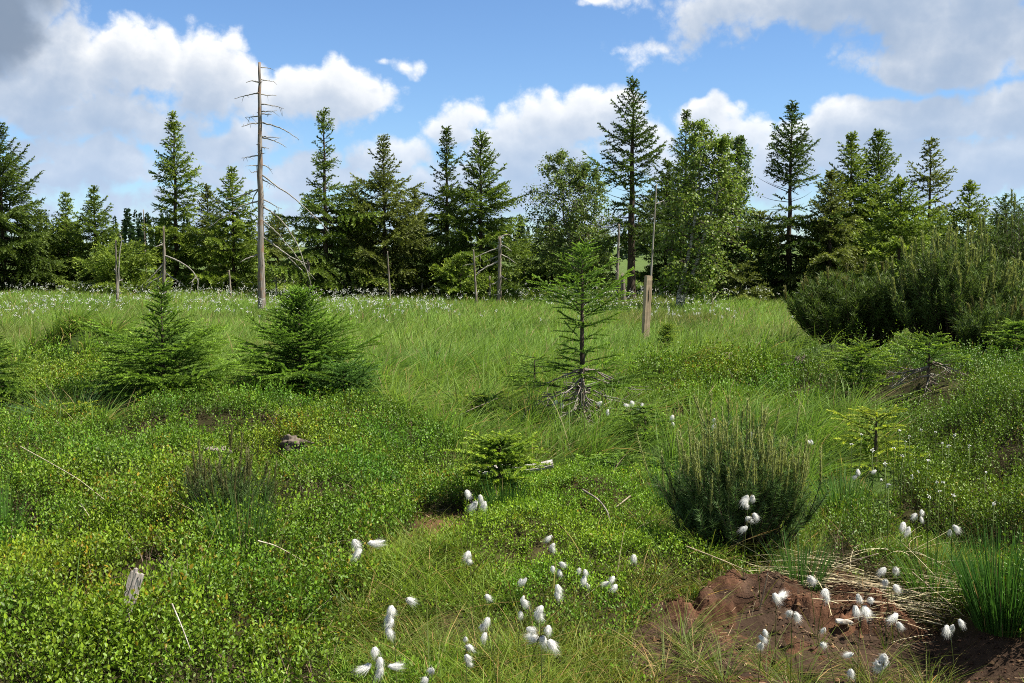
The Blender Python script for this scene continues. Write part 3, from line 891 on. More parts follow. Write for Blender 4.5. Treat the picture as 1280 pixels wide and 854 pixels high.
# ------------------------------------------------------------------ conifers
def spruce_parts(H, R, cb=0.03, power=0.85, gap=0.26, nb=6, droop=1.0, needle=(.10, .030), twig_gap=.11, step=.045, col=(.063, .098, .018), tipcol=(.165, .215, .033),
                 holes=(), lean=(0, 0), rag=.34, bare=0.0, trunk_r=None, sides=None, twl=.5, barkcol=(.085, .066, .05), up=(.75, -.28), tipfrac=.35, leader=.5,
                 side_bias=None, deadlow=0, lum=1.6, deadcol=(.17, .15, .125)):
    """trunk and crown meshes (MB) of a spruce: whorls of boughs, side twigs, needles along every twig"""
    tr = MB(); cr = MB()
    tr_r = trunk_r or H * .013 + .02
    k = 14
    tt = np.linspace(0, 1, k)
    wob = np.stack([np.interp(tt, [0, .5, 1], [0, lean[0] * .35, lean[0]]) + RNG.normal(size=k) * .006 * H * .3, np.interp(tt, [0, .5, 1], [0, lean[1] * .35, lean[1]]), tt * H], 1)
    wob[0, :2] = 0
    rad = tr_r * ((1 - tt) ** .85 * .97 + .03); rad[0] *= 1.25
    tubes(tr, wob, rad, barkcol, 8)

    def axis(z):
        return np.array([np.interp(z, wob[:, 2], wob[:, 0]), np.interp(z, wob[:, 2], wob[:, 1]), z])
    z = cb * H; P_all = []; D_all = []; C_all = []; L_all = []; bp = []; br = []; dead_p = []; dead_r = []
    if cb > .0 and deadlow:
        for _ in range(deadlow):
            zz = random.uniform(.02 * H, max(cb * H * 1.5, .16 * H)); aa = random.uniform(0, 2 * PI); ln = R * random.uniform(.35, .9)
            s = np.linspace(0, 1, 6); o = np.array([math.cos(aa), math.sin(aa), 0])
            q = axis(zz) + o * (s * ln)[:, None] + np.array([0, 0, 1]) * (-.25 * s * ln - .12 * s * s * ln)[:, None] + RNG.normal(size=(6, 3)) * .02 * ln
            dead_p.append(q); dead_r.append(.012 * (1 - s * .85) * max(1, H / 6))
            for _k in range(7):
                u = random.uniform(.25, 1); i = min(int(u * 5), 4); b0 = q[i] + (q[i + 1] - q[i]) * (u * 5 - i)
                dd = o * .6 + np.array([random.gauss(0, .6), random.gauss(0, .6), random.gauss(-.2, .4)])
                dead_p.append(b0 + dd * (s * ln * random.uniform(.15, .4))[:, None]); dead_r.append(.006 * (1 - s * .8) * max(1, H / 6))
    while z < H * .985:
        t = z / H
        prof = max(0.0, (1 - t)) ** (power + .12) * min(1, .62 + t * 2.6) * min(1, .35 + (1 - t) * 5.5)
        n = max(3, int(nb * (0.6 + .5 * (1 - t)) + random.random()))
        a0 = random.uniform(0, 2 * PI); wl = random.uniform(1 - rag, 1 + rag * .6)
        for j in range(n):
            a = a0 + j * 2 * PI / n + random.uniform(-.35, .35)
            ln = R * prof * wl * random.uniform(1 - rag * 1.1, 1 + rag * .8)
            dens = 1.0
            for (h0, h1, fl, fd) in holes:
                if h0 < t < h1:
                    ln *= fl * random.uniform(.7, 1.3); dens *= fd
            if side_bias:
                ln *= 1 + side_bias[1] * math.cos(a - side_bias[0]) * (1 - t)
            ln = max(ln, .05 * H * (1 - t) + .07 * R)
            if random.random() < bare:
                dens *= .15
            zz = z + random.uniform(-.4, .4) * gap * .7
            e0 = up[1] + (up[0] - up[1]) * t ** 1.1 + random.uniform(-.13, .13)
            o = np.array([math.cos(a), math.sin(a), 0])
            sag = -(.30 * droop) * (1 - t) * random.uniform(.6, 1.3); tipup = .22 * droop * random.uniform(.5, 1.2)
            s = np.linspace(0, 1, 7)

            def curve(s):
                s = np.asarray(s)
                return axis(min(zz, H * .98)) + o * (s * ln * math.cos(e0))[..., None] + np.array([0, 0, 1.0]) * (ln * (math.sin(e0) * s + sag * s ** 2 + tipup * s ** 3))[..., None]
            bp.append(curve(s)); br.append((.006 + .010 * ln if H > 3 else .002 + .0065 * ln) * (1 - .85 * s))
            if random.random() > dens * 1.4:
                continue
            m = max(3, int(ln / twig_gap))
            ts = np.repeat(np.linspace(.14 if ln < 1 else .2, .985, m), 2) + rnd(-.02, .02, 2 * m)
            ts = np.clip(ts, .05, 1); sgn = np.tile([1., -1.], m)
            if dens < 1:
                kp = RNG.random(2 * m) < dens; ts, sgn = ts[kp], sgn[kp]
                if not len(ts):
                    continue
            base = curve(ts); tan = nrm(curve(np.minimum(ts + .04, 1.04)) - base)
            side = np.array([-o[1], o[0], 0])
            td = tan * rnd(.55, .85, (len(ts), 1)) + side * sgn[:, None] * rnd(.6, 1.0, (len(ts), 1)) + np.array([0, 0, 1.]) * rnd(-.38 * droop, .10, (len(ts), 1))
            td = nrm(td)
            tl = twl * ln * (1 - ts) ** (.75 if H > 3 else .5) * rnd(.7, 1.2, len(ts)) * np.clip(ts * 3.2, .3, 1) + twig_gap * rnd(.9, 1.6, len(ts))
            # the bough's own end is a twig too
            base = np.concatenate([base, curve(np.linspace(.3, 1, 6))]); td = np.concatenate([td, np.repeat(tan[-1:], 6, 0)])
            tl = np.concatenate([tl, np.full(6, ln * .14 + .02)]); tsa = np.concatenate([ts, np.linspace(.3, 1, 6)])
            cnt = np.maximum(3, (tl / step).astype(int)); tot = cnt.sum()
            rep = np.repeat(np.arange(len(tl)), cnt); u = (np.arange(tot) - np.repeat(np.cumsum(cnt) - cnt, cnt) + RNG.random(tot)) / np.repeat(cnt, cnt)
            p = base[rep] + td[rep] * (tl[rep] * u)[:, None]
            p[:, 2] += (-.22 * droop * tl[rep] * u ** 2)
            d = td[rep] * .75 + perp(td[rep]) * .75 + np.array([0, 0, .18])
            shade = random.uniform(.78, 1.2)
            g_ = np.clip((u * .55 + tsa[rep] * .5 - (1 - tipfrac)) / max(tipfrac, .01), 0, 1)[:, None] * rnd(.3, 1.0, (tot, 1))
            c = (np.array(col) * (1 - g_) + np.array(tipcol) * g_) * shade * rnd(.7, 1.3, (tot, 1))
            P_all.append(p); D_all.append(nrm(d)); C_all.append(c); L_all.append(needle[0] * rnd(.7, 1.2, tot) * (1 - .25 * u) * (1 - .5 * t ** 2))
        z += gap * random.uniform(.75, 1.25) * (1 - .45 * t)
    # leader
    m = int(leader * 34)
    u = RNG.random(m) ; zt = H * (1 - u * .06) ; p = np.stack([axis(v) for v in np.minimum(zt, H)]) if m else np.zeros((0, 3))
    if m:
        d = rdir(m); d[:, 2] = np.abs(d[:, 2]) + .6
        P_all.append(p); D_all.append(nrm(d)); C_all.append(np.tile(np.array(tipcol), (m, 1)) * rnd(.7, 1.2, (m, 1))); L_all.append(np.full(m, needle[0] * .8))
    P = np.concatenate(P_all); D = np.concatenate(D_all); C = np.concatenate(C_all); L = np.concatenate(L_all)
    blades(cr, P, D, L, needle[1], np.clip(C * lum, .004, .8), 0, nrm(np.cross(D, np.array([0, 0, 1.]) + rdir(len(D)) * .75)))
    tubes(cr, np.array(bp), np.array(br), np.array(barkcol) * .8, 3 if H > 3 else 4, 1, cap=False)
    dd = None
    if dead_p:
        dd = MB(); tubes(dd, np.array(dead_p), np.array(dead_r), jitter(deadcol, len(dead_p), .25), 3, 0, cap=False)
    return tr, cr, dd


def place_spruce(name, label, px, base, top, halfw, group=None, cat='tree', depth=None, off=0.0, **kw):
    """a spruce whose foot shows at (px, base) and whose tip at row top; halfw in pixels"""
    if depth:
        d = ray(px, base); x, y = d[0] * depth, depth; z = float(hgt(x, y))
    else:
        x, y, z = hit(px, base, off); z = float(hgt(x, y))
    Hh = height_to(x, y, z, top); R = halfw / px_per_m(y) * 1.52
    tr, cr, dd = spruce_parts(Hh, R, **kw)
    t = thing(name, label, cat, (x, y, z - .03), group)
    tr.obj('trunk', [M_BARK], t); cr.obj('crown', [M_NEEDLE, M_BARK], t)
    if dd:
        dd.obj('dead_branches', [M_DEAD], t)
    return t


DK = dict(col=(.044, .070, .014), tipcol=(.110, .148, .024))
LT = dict(col=(.088, .130, .020), tipcol=(.22, .27, .04))
OL = dict(col=(.076, .096, .024), tipcol=(.165, .19, .045))
GB = 'spruces of the forest edge behind the meadow'
FAR = dict(gap=.28, nb=6, needle=(.13, .052), twig_gap=.118, step=.023, droop=1.15, rag=.34)
back = [
    # px, base, top, halfwidth, options, label
    (6, 369, 152, 64, dict(DK, cb=.03, deadlow=26, rag=.28, power=.75), 'tall dense dark spruce cut by the left edge of the picture'),
    (52, 366, 262, 40, dict(DK, power=.7), 'low dark spruce just right of the tall spruce at the left edge'),
    (86, 366, 240, 36, dict(LT, power=.8), 'small slender spruce, left one of the low pair near the left edge'),
    (121, 367, 234, 40, dict(power=.8, rag=.3), 'small spruce with a bushy base, right one of the low pair near the left edge'),
    (222, 370, 138, 36, dict(LT, cb=.02, power=.62, rag=.3, holes=((.45, .62, .8, .8),), deadlow=14, gap=.30), 'tall slim narrow spruce with layered drooping boughs left of the tall bare snag'),
    (262, 368, 232, 34, dict(OL, power=.7), 'mid-height olive spruce right beside the tall slim spruce left of the snag'),
    (293, 371, 210, 44, dict(LT, power=.75, deadlow=20, rag=.3), 'spruce with a feathery top standing just left of the tall bare snag'),
    (348, 362, 268, 40, dict(OL, power=.6, nb=5), 'low spruce seen behind the tall bare snag'),
    (408, 374, 133, 56, dict(power=.78, rag=.42, holes=((.55, .78, .62, .7), (.80, .86, .5, .5)), deadlow=18, gap=.33, bare=.1), 'tall open spruce with gaps in its upper crown right of the bare snag'),
    (446, 366, 226, 36, dict(OL, power=.7, rag=.3), 'short spruce between two taller ones right of the bare snag'),
    (481, 373, 170, 52, dict(OL, power=.72, rag=.34, deadlow=30, holes=((.72, .85, .75, .8),), gap=.30), 'olive spruce with a tufted top and brown dead lower boughs, second right of the snag'),
    (519, 368, 236, 36, dict(OL, power=.65, deadlow=30), 'brownish shorter spruce leaning into the olive spruce beside it'),
    (559, 370, 158, 40, dict(DK, power=.72, rag=.36, holes=((.6, .85, .8, .75),)), 'dark left tree of the close pair of spruces in the picture middle'),
    (601, 373, 162, 56, dict(power=.75, rag=.34, cb=.06), 'broad layered right tree of the close pair of spruces in the picture middle'),
    (690, 366, 270, 44, dict(DK, power=.55), 'dark low spruce under the rounded birch'),
    (737, 366, 285, 40, dict(DK, power=.6), 'low spruce crowding beneath the tallest spruce on its left'),
    (789, 377, 95, 56, dict(DK, power=.70, rag=.42, cb=.30, holes=((.30, .55, .95, .55), (.55, .68, 1.25, .9)), gap=.35, bare=.08, trunk_r=.15, tipcol=(.07, .12, .03)), 'tallest spruce with a bare dark lower trunk and ragged crown'),
    (832, 372, 200, 40, dict(DK, power=.55, rag=.35), 'dark spruce filling the gap right of the tallest spruce'),
    (855, 366, 136, 34, dict(DK, power=.6, rag=.4, holes=((.8, .93, .55, .6),)), 'narrow dark spruce whose ragged tip rises behind the big birch'),
    (948, 375, 262, 44, dict(OL, power=.6, deadlow=24), 'low wide spruce filling the gap left of the dark-topped spruce'),
    (985, 378, 124, 52, dict(DK, power=.62, rag=.28, cb=.02, holes=((.40, .58, .75, .32), (.08, .38, 1.05, .9)), deadlow=20, gap=.35, tipcol=(.055, .10, .035)), 'tall spruce with a dense dark top over a thin bare middle'),
    (1035, 380, 212, 46, dict(OL, power=.7, deadlow=34, rag=.3), 'olive spruce behind the thin pale leaning snag on the right'),
    (1060, 377, 166, 46, dict(LT, power=.65, rag=.34), 'left peak of the crowded spruce group on the right'),
    (1093, 376, 162, 54, dict(power=.68, rag=.32, up=(.9, -.2)), 'middle dense rounded peak of the crowded spruce group on the right'),
    (1122, 390, 222, 52, dict(LT, power=.62, rag=.32), 'bright green front spruce of the crowded group on the right'),
    (1158, 378, 171, 46, dict(OL, power=.6, rag=.38, holes=((.5, .66, .7, .5),), gap=.35, up=(.55, -.3)), 'open spruce with a spreading top at the right of the crowded group'),
    (1207, 380, 226, 42, dict(LT, power=.7, rag=.34), 'lower pointed spruce right of the crowded group'),
    (1166, 384, 262, 46, dict(power=.55), 'shorter spruce in front of the open spruce on the right'),
    (1253, 356, 243, 34, dict(DK, power=.5), 'dark distant spruce near the right edge above the dwarf pines'),
    (1278, 354, 256, 30, dict(DK, power=.5), 'dark distant spruce cut by the right edge above the dwarf pines'),
    (150, 373, 306, 42, dict(LT, power=.5, up=(.7, .1)), 'bright green bushy young spruce at the foot of the left trees'),
    (512, 373, 334, 30, dict(OL, power=.4), 'small bushy spruce at the foot of the brownish spruce'),
    (576, 376, 325, 34, dict(LT, power=.45), 'low spreading young spruce at the foot of the middle pair'),
    (655, 362, 300, 30, dict(LT, power=.55), 'young light spruce in the gap between the middle pair and the birch'),
    (925, 380, 330, 40, dict(OL, power=.45, deadlow=20), 'low brownish spruce bush right of the leaning birch trunk'),
    (905, 373, 220, 40, dict(DK, power=.55), 'dark spruce behind the slender birch'),
]
for (px, base, top, hwid, kw, lab) in back:
    o = dict(FAR); o.update(kw)
    d = ray(px, base)
    dep = min(62., max(30., CAMZ / max(1e-3, -d[2]) + 0.0))
    place_spruce('spruce', lab, px, base, top, hwid, GB, depth=dep, **o)

# the dark wood far beyond, one mass
mb = MB()
for _ in range(260):
    y = random.uniform(150, 330); x = random.uniform(-.62, .62) * y; zz = float(hgt(x, y))
    Hh = random.uniform(4.5, 9) * (y / 230) ** .8 * (1 if abs(x / y + .22) > .15 else 1.15)
    n = 130; u = RNG.random(n) ** .75; a = rnd(0, 2 * PI, n); rr = (1 - u) * Hh * .20 * rnd(.6, 1.1, n) + .1
    P = np.stack([x + np.cos(a) * rr * .4, y + np.sin(a) * rr * .4, zz + u * Hh], 1); D = nrm(np.stack([np.cos(a), np.sin(a), rnd(-.5, .2, n)], 1))
    blades(mb, P, D, rr + .25, rnd(.5, .9, n), np.array([.030, .058, .026]) * rnd(.6, 1.3, (n, 1)), 0)
o = mb.obj('distant_wood', [M_NEEDLE]); o['kind'] = 'stuff'


# ------------------------------------------------------------------ birches
def birch(label, px, base, top, halfw, group, leafn=15000, col=(.075, .135, .025), leaf=.075, trunk_lean=.4, cb=.15, stems=1, droop=.5, shape=1.0, up=.8, bark=(.55, .53, .48), dep=None):
    d = ray(px, base); y = dep or CAMZ / -d[2]; x = d[0] * y; z = float(hgt(x, y))
    H = height_to(x, y, z, top); R = halfw / px_per_m(y)
    tr = MB(); cr = MB(); P_all = []; bp = []; br = []
    for sidx in range(stems):
        k = 12; tt = np.linspace(0, 1, k); aa = random.uniform(-1, 1)
        ax = np.stack([trunk_lean * np.sin(tt * 1.7) + (sidx - (stems - 1) / 2) * R * .55 * tt + RNG.normal(size=k) * .03, RNG.normal(size=k) * .03 + .15 * sidx * tt, tt * H * (1 - .08 * sidx)], 1); ax[0, :2] = (sidx * .12, sidx * .1)
        tubes(tr, ax, (H * .011 + .015) * (1 - tt * .93), bark, 8)
        nb = 46
        for i in range(nb):
            t = cb + (1 - cb) * (i + random.random()) / nb; t = min(t, .99)
            p0 = np.array([np.interp(t, tt, ax[:, c]) for c in range(3)])
            a = i * 2.4 + random.uniform(-.6, .6); tw = (t - cb) / (1 - cb)
            ln = R * (min(1, .45 + tw * 1.6) * (1 - tw) ** .6 * 1.15 + .12) * random.uniform(.65, 1.15) * shape
            e = up * random.uniform(.6, 1.2) * (.45 + .6 * tw)
            o = np.array([math.cos(a), math.sin(a), 0]); s = np.linspace(0, 1, 7)
            q = p0 + o * (s * ln * math.cos(e))[:, None] + np.array([0, 0, 1]) * (ln * (math.sin(e) * s - droop * .45 * s ** 2.2))[:, None]
            bp.append(q); br.append((.008 + .008 * ln) * (1 - .8 * s))
            m = 10
            for _ in range(m):
                u = random.uniform(.25, 1); f = u * 6; ii = min(int(f), 5); b0 = q[ii] + (q[ii + 1] - q[ii]) * (f - ii)
                dd = o * random.uniform(.1, .8) + np.array([random.gauss(0, .55), random.gauss(0, .55), random.uniform(-.9, .55)])
                l2 = ln * random.uniform(.18, .42) + .1
                q2 = b0 + dd * (s * l2)[:, None] + np.array([0, 0, -1]) * (droop * .5 * l2 * s ** 2)[:, None]
                bp.append(q2); br.append(.005 * (1 - .7 * s))
                P_all.append(q2)
    Q = np.array(P_all); n = leafn
    w = RNG.integers(0, len(Q), n); u = np.sqrt(RNG.random(n)) * 5.999; ii = u.astype(int); f = (u - ii)[:, None]
    P = Q[w, ii] * (1 - f) + Q[w, np.minimum(ii + 1, 6)] * f + RNG.normal(size=(n, 3)) * .055
    D = rdir(n); D[:, 2] -= .5; D = nrm(D); N = rdir(n); N[:, 2] = np.abs(N[:, 2]) + .5
    bt = rnd(.75, 1.25, len(Q))[w][:, None]
    C = np.array(col) * bt * rnd(.7, 1.35, (n, 1)) * (1 + rnd(-.08, .08, (n, 3)))
    leaves(cr, P, D, leaf * rnd(.7, 1.2, n), leaf * .8 * rnd(.7, 1.1, n), C, 0, nrm(N), .12)
    tubes(cr, np.array(bp), np.array(br), (.13, .10, .085), 3, 1, cap=False)
    t = thing('birch_tree', label, 'tree', (x, y, z - .03), group)
    tr.obj('trunk', [M_BIRCHBARK], t); cr.obj('crown', [M_BIRCH, M_BARK], t)
    return t


GBI = 'birches at the forest edge'
birch('rounded olive birch with feathery crown left of the tallest spruce', 722, 371, 193, 62, GBI, 22000, (.135, .195, .048), .075, -.2, .12, 2, .5, 1.0)
birch('leafy big birch on a leaning white trunk right of the tallest spruce', 846, 381, 150, 60, GBI, 11500, (.16, .23, .045), .085, .9, .12, 2, .6, .92, dep=31)
birch('slender birch with a pointed top right of the big leaning birch', 915, 374, 170, 32, GBI, 9000, (.10, .165, .034), .08, .1, .12, 1, .45, 1.0)

# ------------------------------------------------------------------ dead trees
def snag(name, label, px, base, tops, w0, w1, branches, group=None, col=(.27, .235, .20), mats=None, lean=None, bcol=(.36, .34, .31), thick=1.0, depth=None, jag=False):
    """a dead trunk; branches: list of pixel polylines (first point on the trunk), widths in pixels"""
    if depth:
        d = ray(px, base); x, y = d[0] * depth, depth; z = float(hgt(x, y))
    else:
        x, y, z = hit(px, base); z = float(hgt(x, y))
    m = px_per_m(y); w0 *= .8; w1 *= .8
    toppx, top = tops
    H = height_to(x, y, z, top)
    t = thing(name, label, 'dead tree', (x, y, z - .04), group)
    k = 26; tt = np.linspace(0, 1, k)
    ax = np.stack([(toppx - px) / m * tt + RNG.normal(size=k) * .006 * w0 / m * 6 * (tt > 0), RNG.normal(size=k) * .004, tt * (H + .04)], 1)
    r = (w0 * (1 - tt) + w1 * tt) / m / 2 * (1 + RNG.normal(size=k) * .04); r[0] *= 1.25
    mb = MB(); tubes(mb, ax, r, col, 9)
    if jag:      # a splintered top
        q = ax[-1]
        for _ in range(5):
            a = random.uniform(0, 2 * PI); o = np.array([math.cos(a), math.sin(a), 0]) * r[-1] * .7
            tubes(mb, np.stack([q + o - [0, 0, .03], q + o * 1.1 + [0, 0, random.uniform(.03, .12)]]), np.array([r[-1] * .5, .001]), col, 4)
    if w0 > 9:   # branch stubs
        for _ in range(40):
            u = random.uniform(.05, .97); a = random.uniform(0, 2 * PI); i = int(u * (k - 1)); o = np.array([math.cos(a), math.sin(a), random.uniform(-.2, .5)])
            tubes(mb, np.stack([ax[i], ax[i] + o * (r[i] + random.uniform(.015, .10))]), np.array([.014, .004]), col, 4)
    mb.obj('trunk', mats or [M_DEAD], t)
    for pts in branches:
        wpx = 1.6 * thick
        pts = list(pts)
        if isinstance(pts[0], (int, float)):
            wpx = pts[0] * thick; pts = pts[1:]
        dy = random.uniform(-.25, .25)
        n = len(pts); Q = []
        for i, (bx, by) in enumerate(pts):
            Q.append(((bx - px) / m, dy * i / max(1, n - 1), height_to(0, y, z, by) + .04))
        Q = np.array(Q)
        # smooth the polyline
        s = np.linspace(0, n - 1, max(7, n * 4)); C = np.stack([np.interp(s, range(n), Q[:, c]) for c in range(3)], 1)
        for _ in range(3):
            C[1:-1] = (C[:-2] + 2 * C[1:-1] + C[2:]) / 4
        C[1:] += RNG.normal(size=(len(C) - 1, 3)) * .006
        u = np.linspace(0, 1, len(C))
        b = MB(); tubes(b, C, np.maximum(wpx / m / 2 * (1.15 - .8 * u), .0025), bcol, 5)
        for _ in range(random.randint(1, 4)):
            i = random.randint(len(C) // 3, len(C) - 1); o = rdir(1)[0]; o[2] -= .3
            ln = random.uniform(.05, .22)
            tubes(b, np.stack([C[i], C[i] + o * ln * .5, C[i] + o * ln + [0, 0, -.02]]), np.array([.006, .004, .002]) * max(1, y / 22), bcol, 3)
        b.obj('branch', [M_DEAD], t)
    return t


GS = 'bare dead trunks along the forest edge'
B1 = [[(329, 84), (342, 85)], [(329, 103), (321, 101), (314, 104)], [(330, 99), (345, 101)], [(328, 116), (314, 119), (298, 123)], [(331, 118), (348, 118)],
      [(331, 130), (345, 132), (360, 136)], [(331, 140), (351, 139)], [(331, 142), (346, 145)], [(329, 145), (311, 147)], [(328, 154), (318, 155), (309, 160)],
      [1.8, (331, 153), (350, 158), (366, 166), (377, 175)], [(331, 171), (353, 171)], [(331, 172), (348, 176), (361, 184)], [(330, 184), (341, 186)],
      [1.8, (328, 194), (316, 196), (306, 198)], [(328, 207), (316, 208)], [(331, 206), (343, 212)], [(328, 215), (319, 216)], [(331, 224), (344, 232)],
      [1.8, (331, 219), (350, 234), (368, 246), (385, 262), (402, 278), (412, 292)], [1.7, (327, 236), (312, 242), (293, 248), (272, 253)],
      [2, (327, 251), (308, 256), (288, 268), (262, 286)], [(331, 249), (355, 261)], [2, (331, 258), (352, 272), (372, 300), (384, 335), (392, 362)],
      [1.6, (331, 276), (350, 292), (366, 312), (380, 330), (396, 350)], [2.6, (331, 297), (345, 307), (362, 321), (384, 330)], [2, (325, 318), (314, 322), (303, 328)],
      [(327, 236), (320, 244), (316, 254), (318, 262)]]
snag('dead_spruce', 'tall bare dead spruce trunk with short broken branches rising above the meadow', 327, 392, (330, 78), 13, 4, B1, GS, (.30, .27, .245), [M_SNAG])
snag('dead_spruce', 'thin forked pale dead stem in the meadow on the left', 147, 383, (147, 300), 4.5, 2, [[1.8, (148, 372), (150, 330), (155, 296), (152, 292)], [(146, 340), (141, 336)], [(147, 352), (153, 349)]], GS)
snag('dead_spruce', 'grey dead trunk with long arching branches hanging to both sides', 206, 383, (207, 283), 8, 2.5,
     [[2, (208, 320), (226, 326), (243, 338), (251, 350), (250, 362)], [2, (205, 330), (196, 342), (183, 355)], [1.8, (204, 345), (190, 352), (182, 362)],
      [1.8, (209, 342), (222, 350), (236, 360)], [1.5, (247, 345), (242, 352), (241, 366)], [1.4, (249, 348), (247, 360), (248, 368)], [1.4, (205, 335), (198, 352), (196, 366)], [(206, 305), (199, 309)]], GS)
snag('dead_spruce', 'blackened broken stub with white fallen branches right of the tall snag', 386, 378, (386, 328), 7, 5,
     [[2, (386, 345), (378, 338), (370, 330), (362, 322)], [2, (386, 355), (392, 345), (398, 338)], [1.6, (384, 360), (372, 366), (362, 372)], [1.6, (388, 362), (400, 372)]], GS, (.10, .085, .075), jag=True)
snag('dead_spruce', 'grey broken topped dead trunk with upcurved side branches right of the middle', 624, 381, (625, 298), 7, 4.5,
     [[1.8, (624, 300), (629, 294), (636, 293), (640, 295)], [1.8, (623, 310), (612, 314), (600, 319), (590, 324)], [2.4, (623, 327), (610, 333), (597, 341), (590, 345)],
      [1.6, (626, 306), (633, 309), (640, 314)], [1.6, (626, 318), (636, 323), (644, 329)], [(623, 320), (612, 325), (604, 328)], [(626, 345), (634, 349)], [(623, 352), (614, 356)]], GS, jag=True)
snag('dead_spruce', 'thin pale leaning dead pole just left of the broken grey trunk', 596, 384, (592, 312), 4, 2.2, [[(593, 330), (585, 331), (578, 333)], [(594, 345), (600, 341)]], GS)
snag('dead_spruce', 'short thin pale stub between two dead trunks right of the middle', 612, 377, (612, 345), 4, 3, [], GS)
snag('dead_spruce', 'slender pale dead pole before the olive spruce with brown boughs', 488, 381, (485, 314), 4, 1.6, [[(487, 345), (482, 342)]], GS)
snag('dead_spruce', 'low thin grey stub in the meadow grass under the brownish spruce', 527, 376, (528, 348), 3.2, 2.6, [[(528, 366), (540, 358), (551, 350)]], GS)
snag('dead_spruce', 'grey bare pole beside the dark trunk of the tallest spruce', 770, 382, (773, 280), 6.5, 2.5, [[(772, 312), (778, 308)], [(771, 340), (766, 337)]], GS)
snag('dead_spruce', 'short rotten grey stump leaning on the foot of the tallest spruce', 780, 383, (778, 345), 9, 6, [], GS, jag=True)
snag('dead_spruce', 'tall thin whitish dead pole standing behind the wooden post', 811, 386, (819, 230), 3.8, 1.8, [[(819, 255), (825, 252), (830, 251)], [(818, 270), (812, 268)], [(815, 330), (808, 333)]], GS, (.40, .37, .33), depth=30)
snag('dead_spruce', 'thin pale leaning dead pole before the spruces on the right', 1031, 380, (1041, 255), 5.5, 2, [[(1037, 300), (1022, 299)], [(1038, 320), (1046, 318)], [(1036, 290), (1046, 283)]], GS)
snag('dead_spruce', 'broken grey dead trunk with one long white branch behind the dwarf pines', 1162, 395, (1163, 306), 9, 7, [[2.6, (1161, 333), (1147, 337), (1132, 343), (1119, 350)], [(1164, 318), (1171, 313)]], GS, (.33, .31, .28), jag=True)
snag('dead_spruce', 'very thin distant dead pole between the left trees and the tall slim spruce', 184, 366, (182, 262), 3, 1.4, [[(183, 300), (189, 297)]], GS, depth=46)
snag('dead_spruce', 'short grey stub in the meadow left of the tall snag foot', 289, 374, (287, 338), 4, 2.4, [], GS)
snag('dead_spruce', 'short forked grey stub before the birch trunks', 891, 386, (889, 366), 6, 3, [[1.6, (890, 376), (896, 370), (899, 364)]], GS)
snag('dead_spruce', 'small pale stub just right of the tall snag foot', 345, 376, (346, 345), 3.6, 2.4, [], GS)


# ------------------------------------------------------------------ wooden post and the loose wood
def bevel_box(mb, w, d, h, col, tilt=(0, 0), bev=.008, n=10):
    """an upright beam with eased edges and slightly uneven faces"""
    ring = [(-w / 2 + bev, -d / 2), (w / 2 - bev, -d / 2), (w / 2, -d / 2 + bev), (w / 2, d / 2 - bev), (w / 2 - bev, d / 2), (-w / 2 + bev, d / 2), (-w / 2, d / 2 - bev), (-w / 2, -d / 2 + bev)]
    V = []; k = len(ring)
    for i in range(n + 1):
        t = i / n; s = 1 if i < n else .94
        for (a, b) in ring:
            V.append((a * s + tilt[0] * t + random.gauss(0, .0012), b * s + tilt[1] * t + random.gauss(0, .0012), h * t))
    V.append((tilt[0], tilt[1], h + .004))
    F = []
    for i in range(n):
        for j in range(k):
            a, b = i * k + j, i * k + (j + 1) % k
            F += [(a, b, b + k), (a, b + k, a + k)]
    for j in range(k):
        F.append((n * k + j, n * k + (j + 1) % k, len(V) - 1))
    mb.add(V, F, col)


x, y, z = hit(806, 431); z = float(hgt(x, y)); m = px_per_m(y)
t = thing('wooden_post', 'weathered square wooden post standing upright in the meadow', 'post', (x, y, z - .05))
mb = MB(); Hh = height_to(x, y, z, 345) + .05
bevel_box(mb, 8 / m, 8 / m, Hh, (.46, .36, .25), (4 / m, 0), .006, 16)
o = mb.obj('beam', [M_POST], t, flat=True); o.rotation_euler = (0, 0, math.radians(16))
mb = MB()      # the split running down its face
zz = np.linspace(Hh * .62, Hh * .84, 8); xx = 4 / m * zz / Hh + np.sin(zz * 30) * .003
tubes(mb, np.stack([xx, np.full(8, -4 / m - .001), zz], 1), np.array([.001, .004, .005, .006, .006, .005, .004, .001]), (.05, .035, .025), 5)
o = mb.obj('crack', [M_POST], t); o.rotation_euler = (0, 0, math.radians(16))


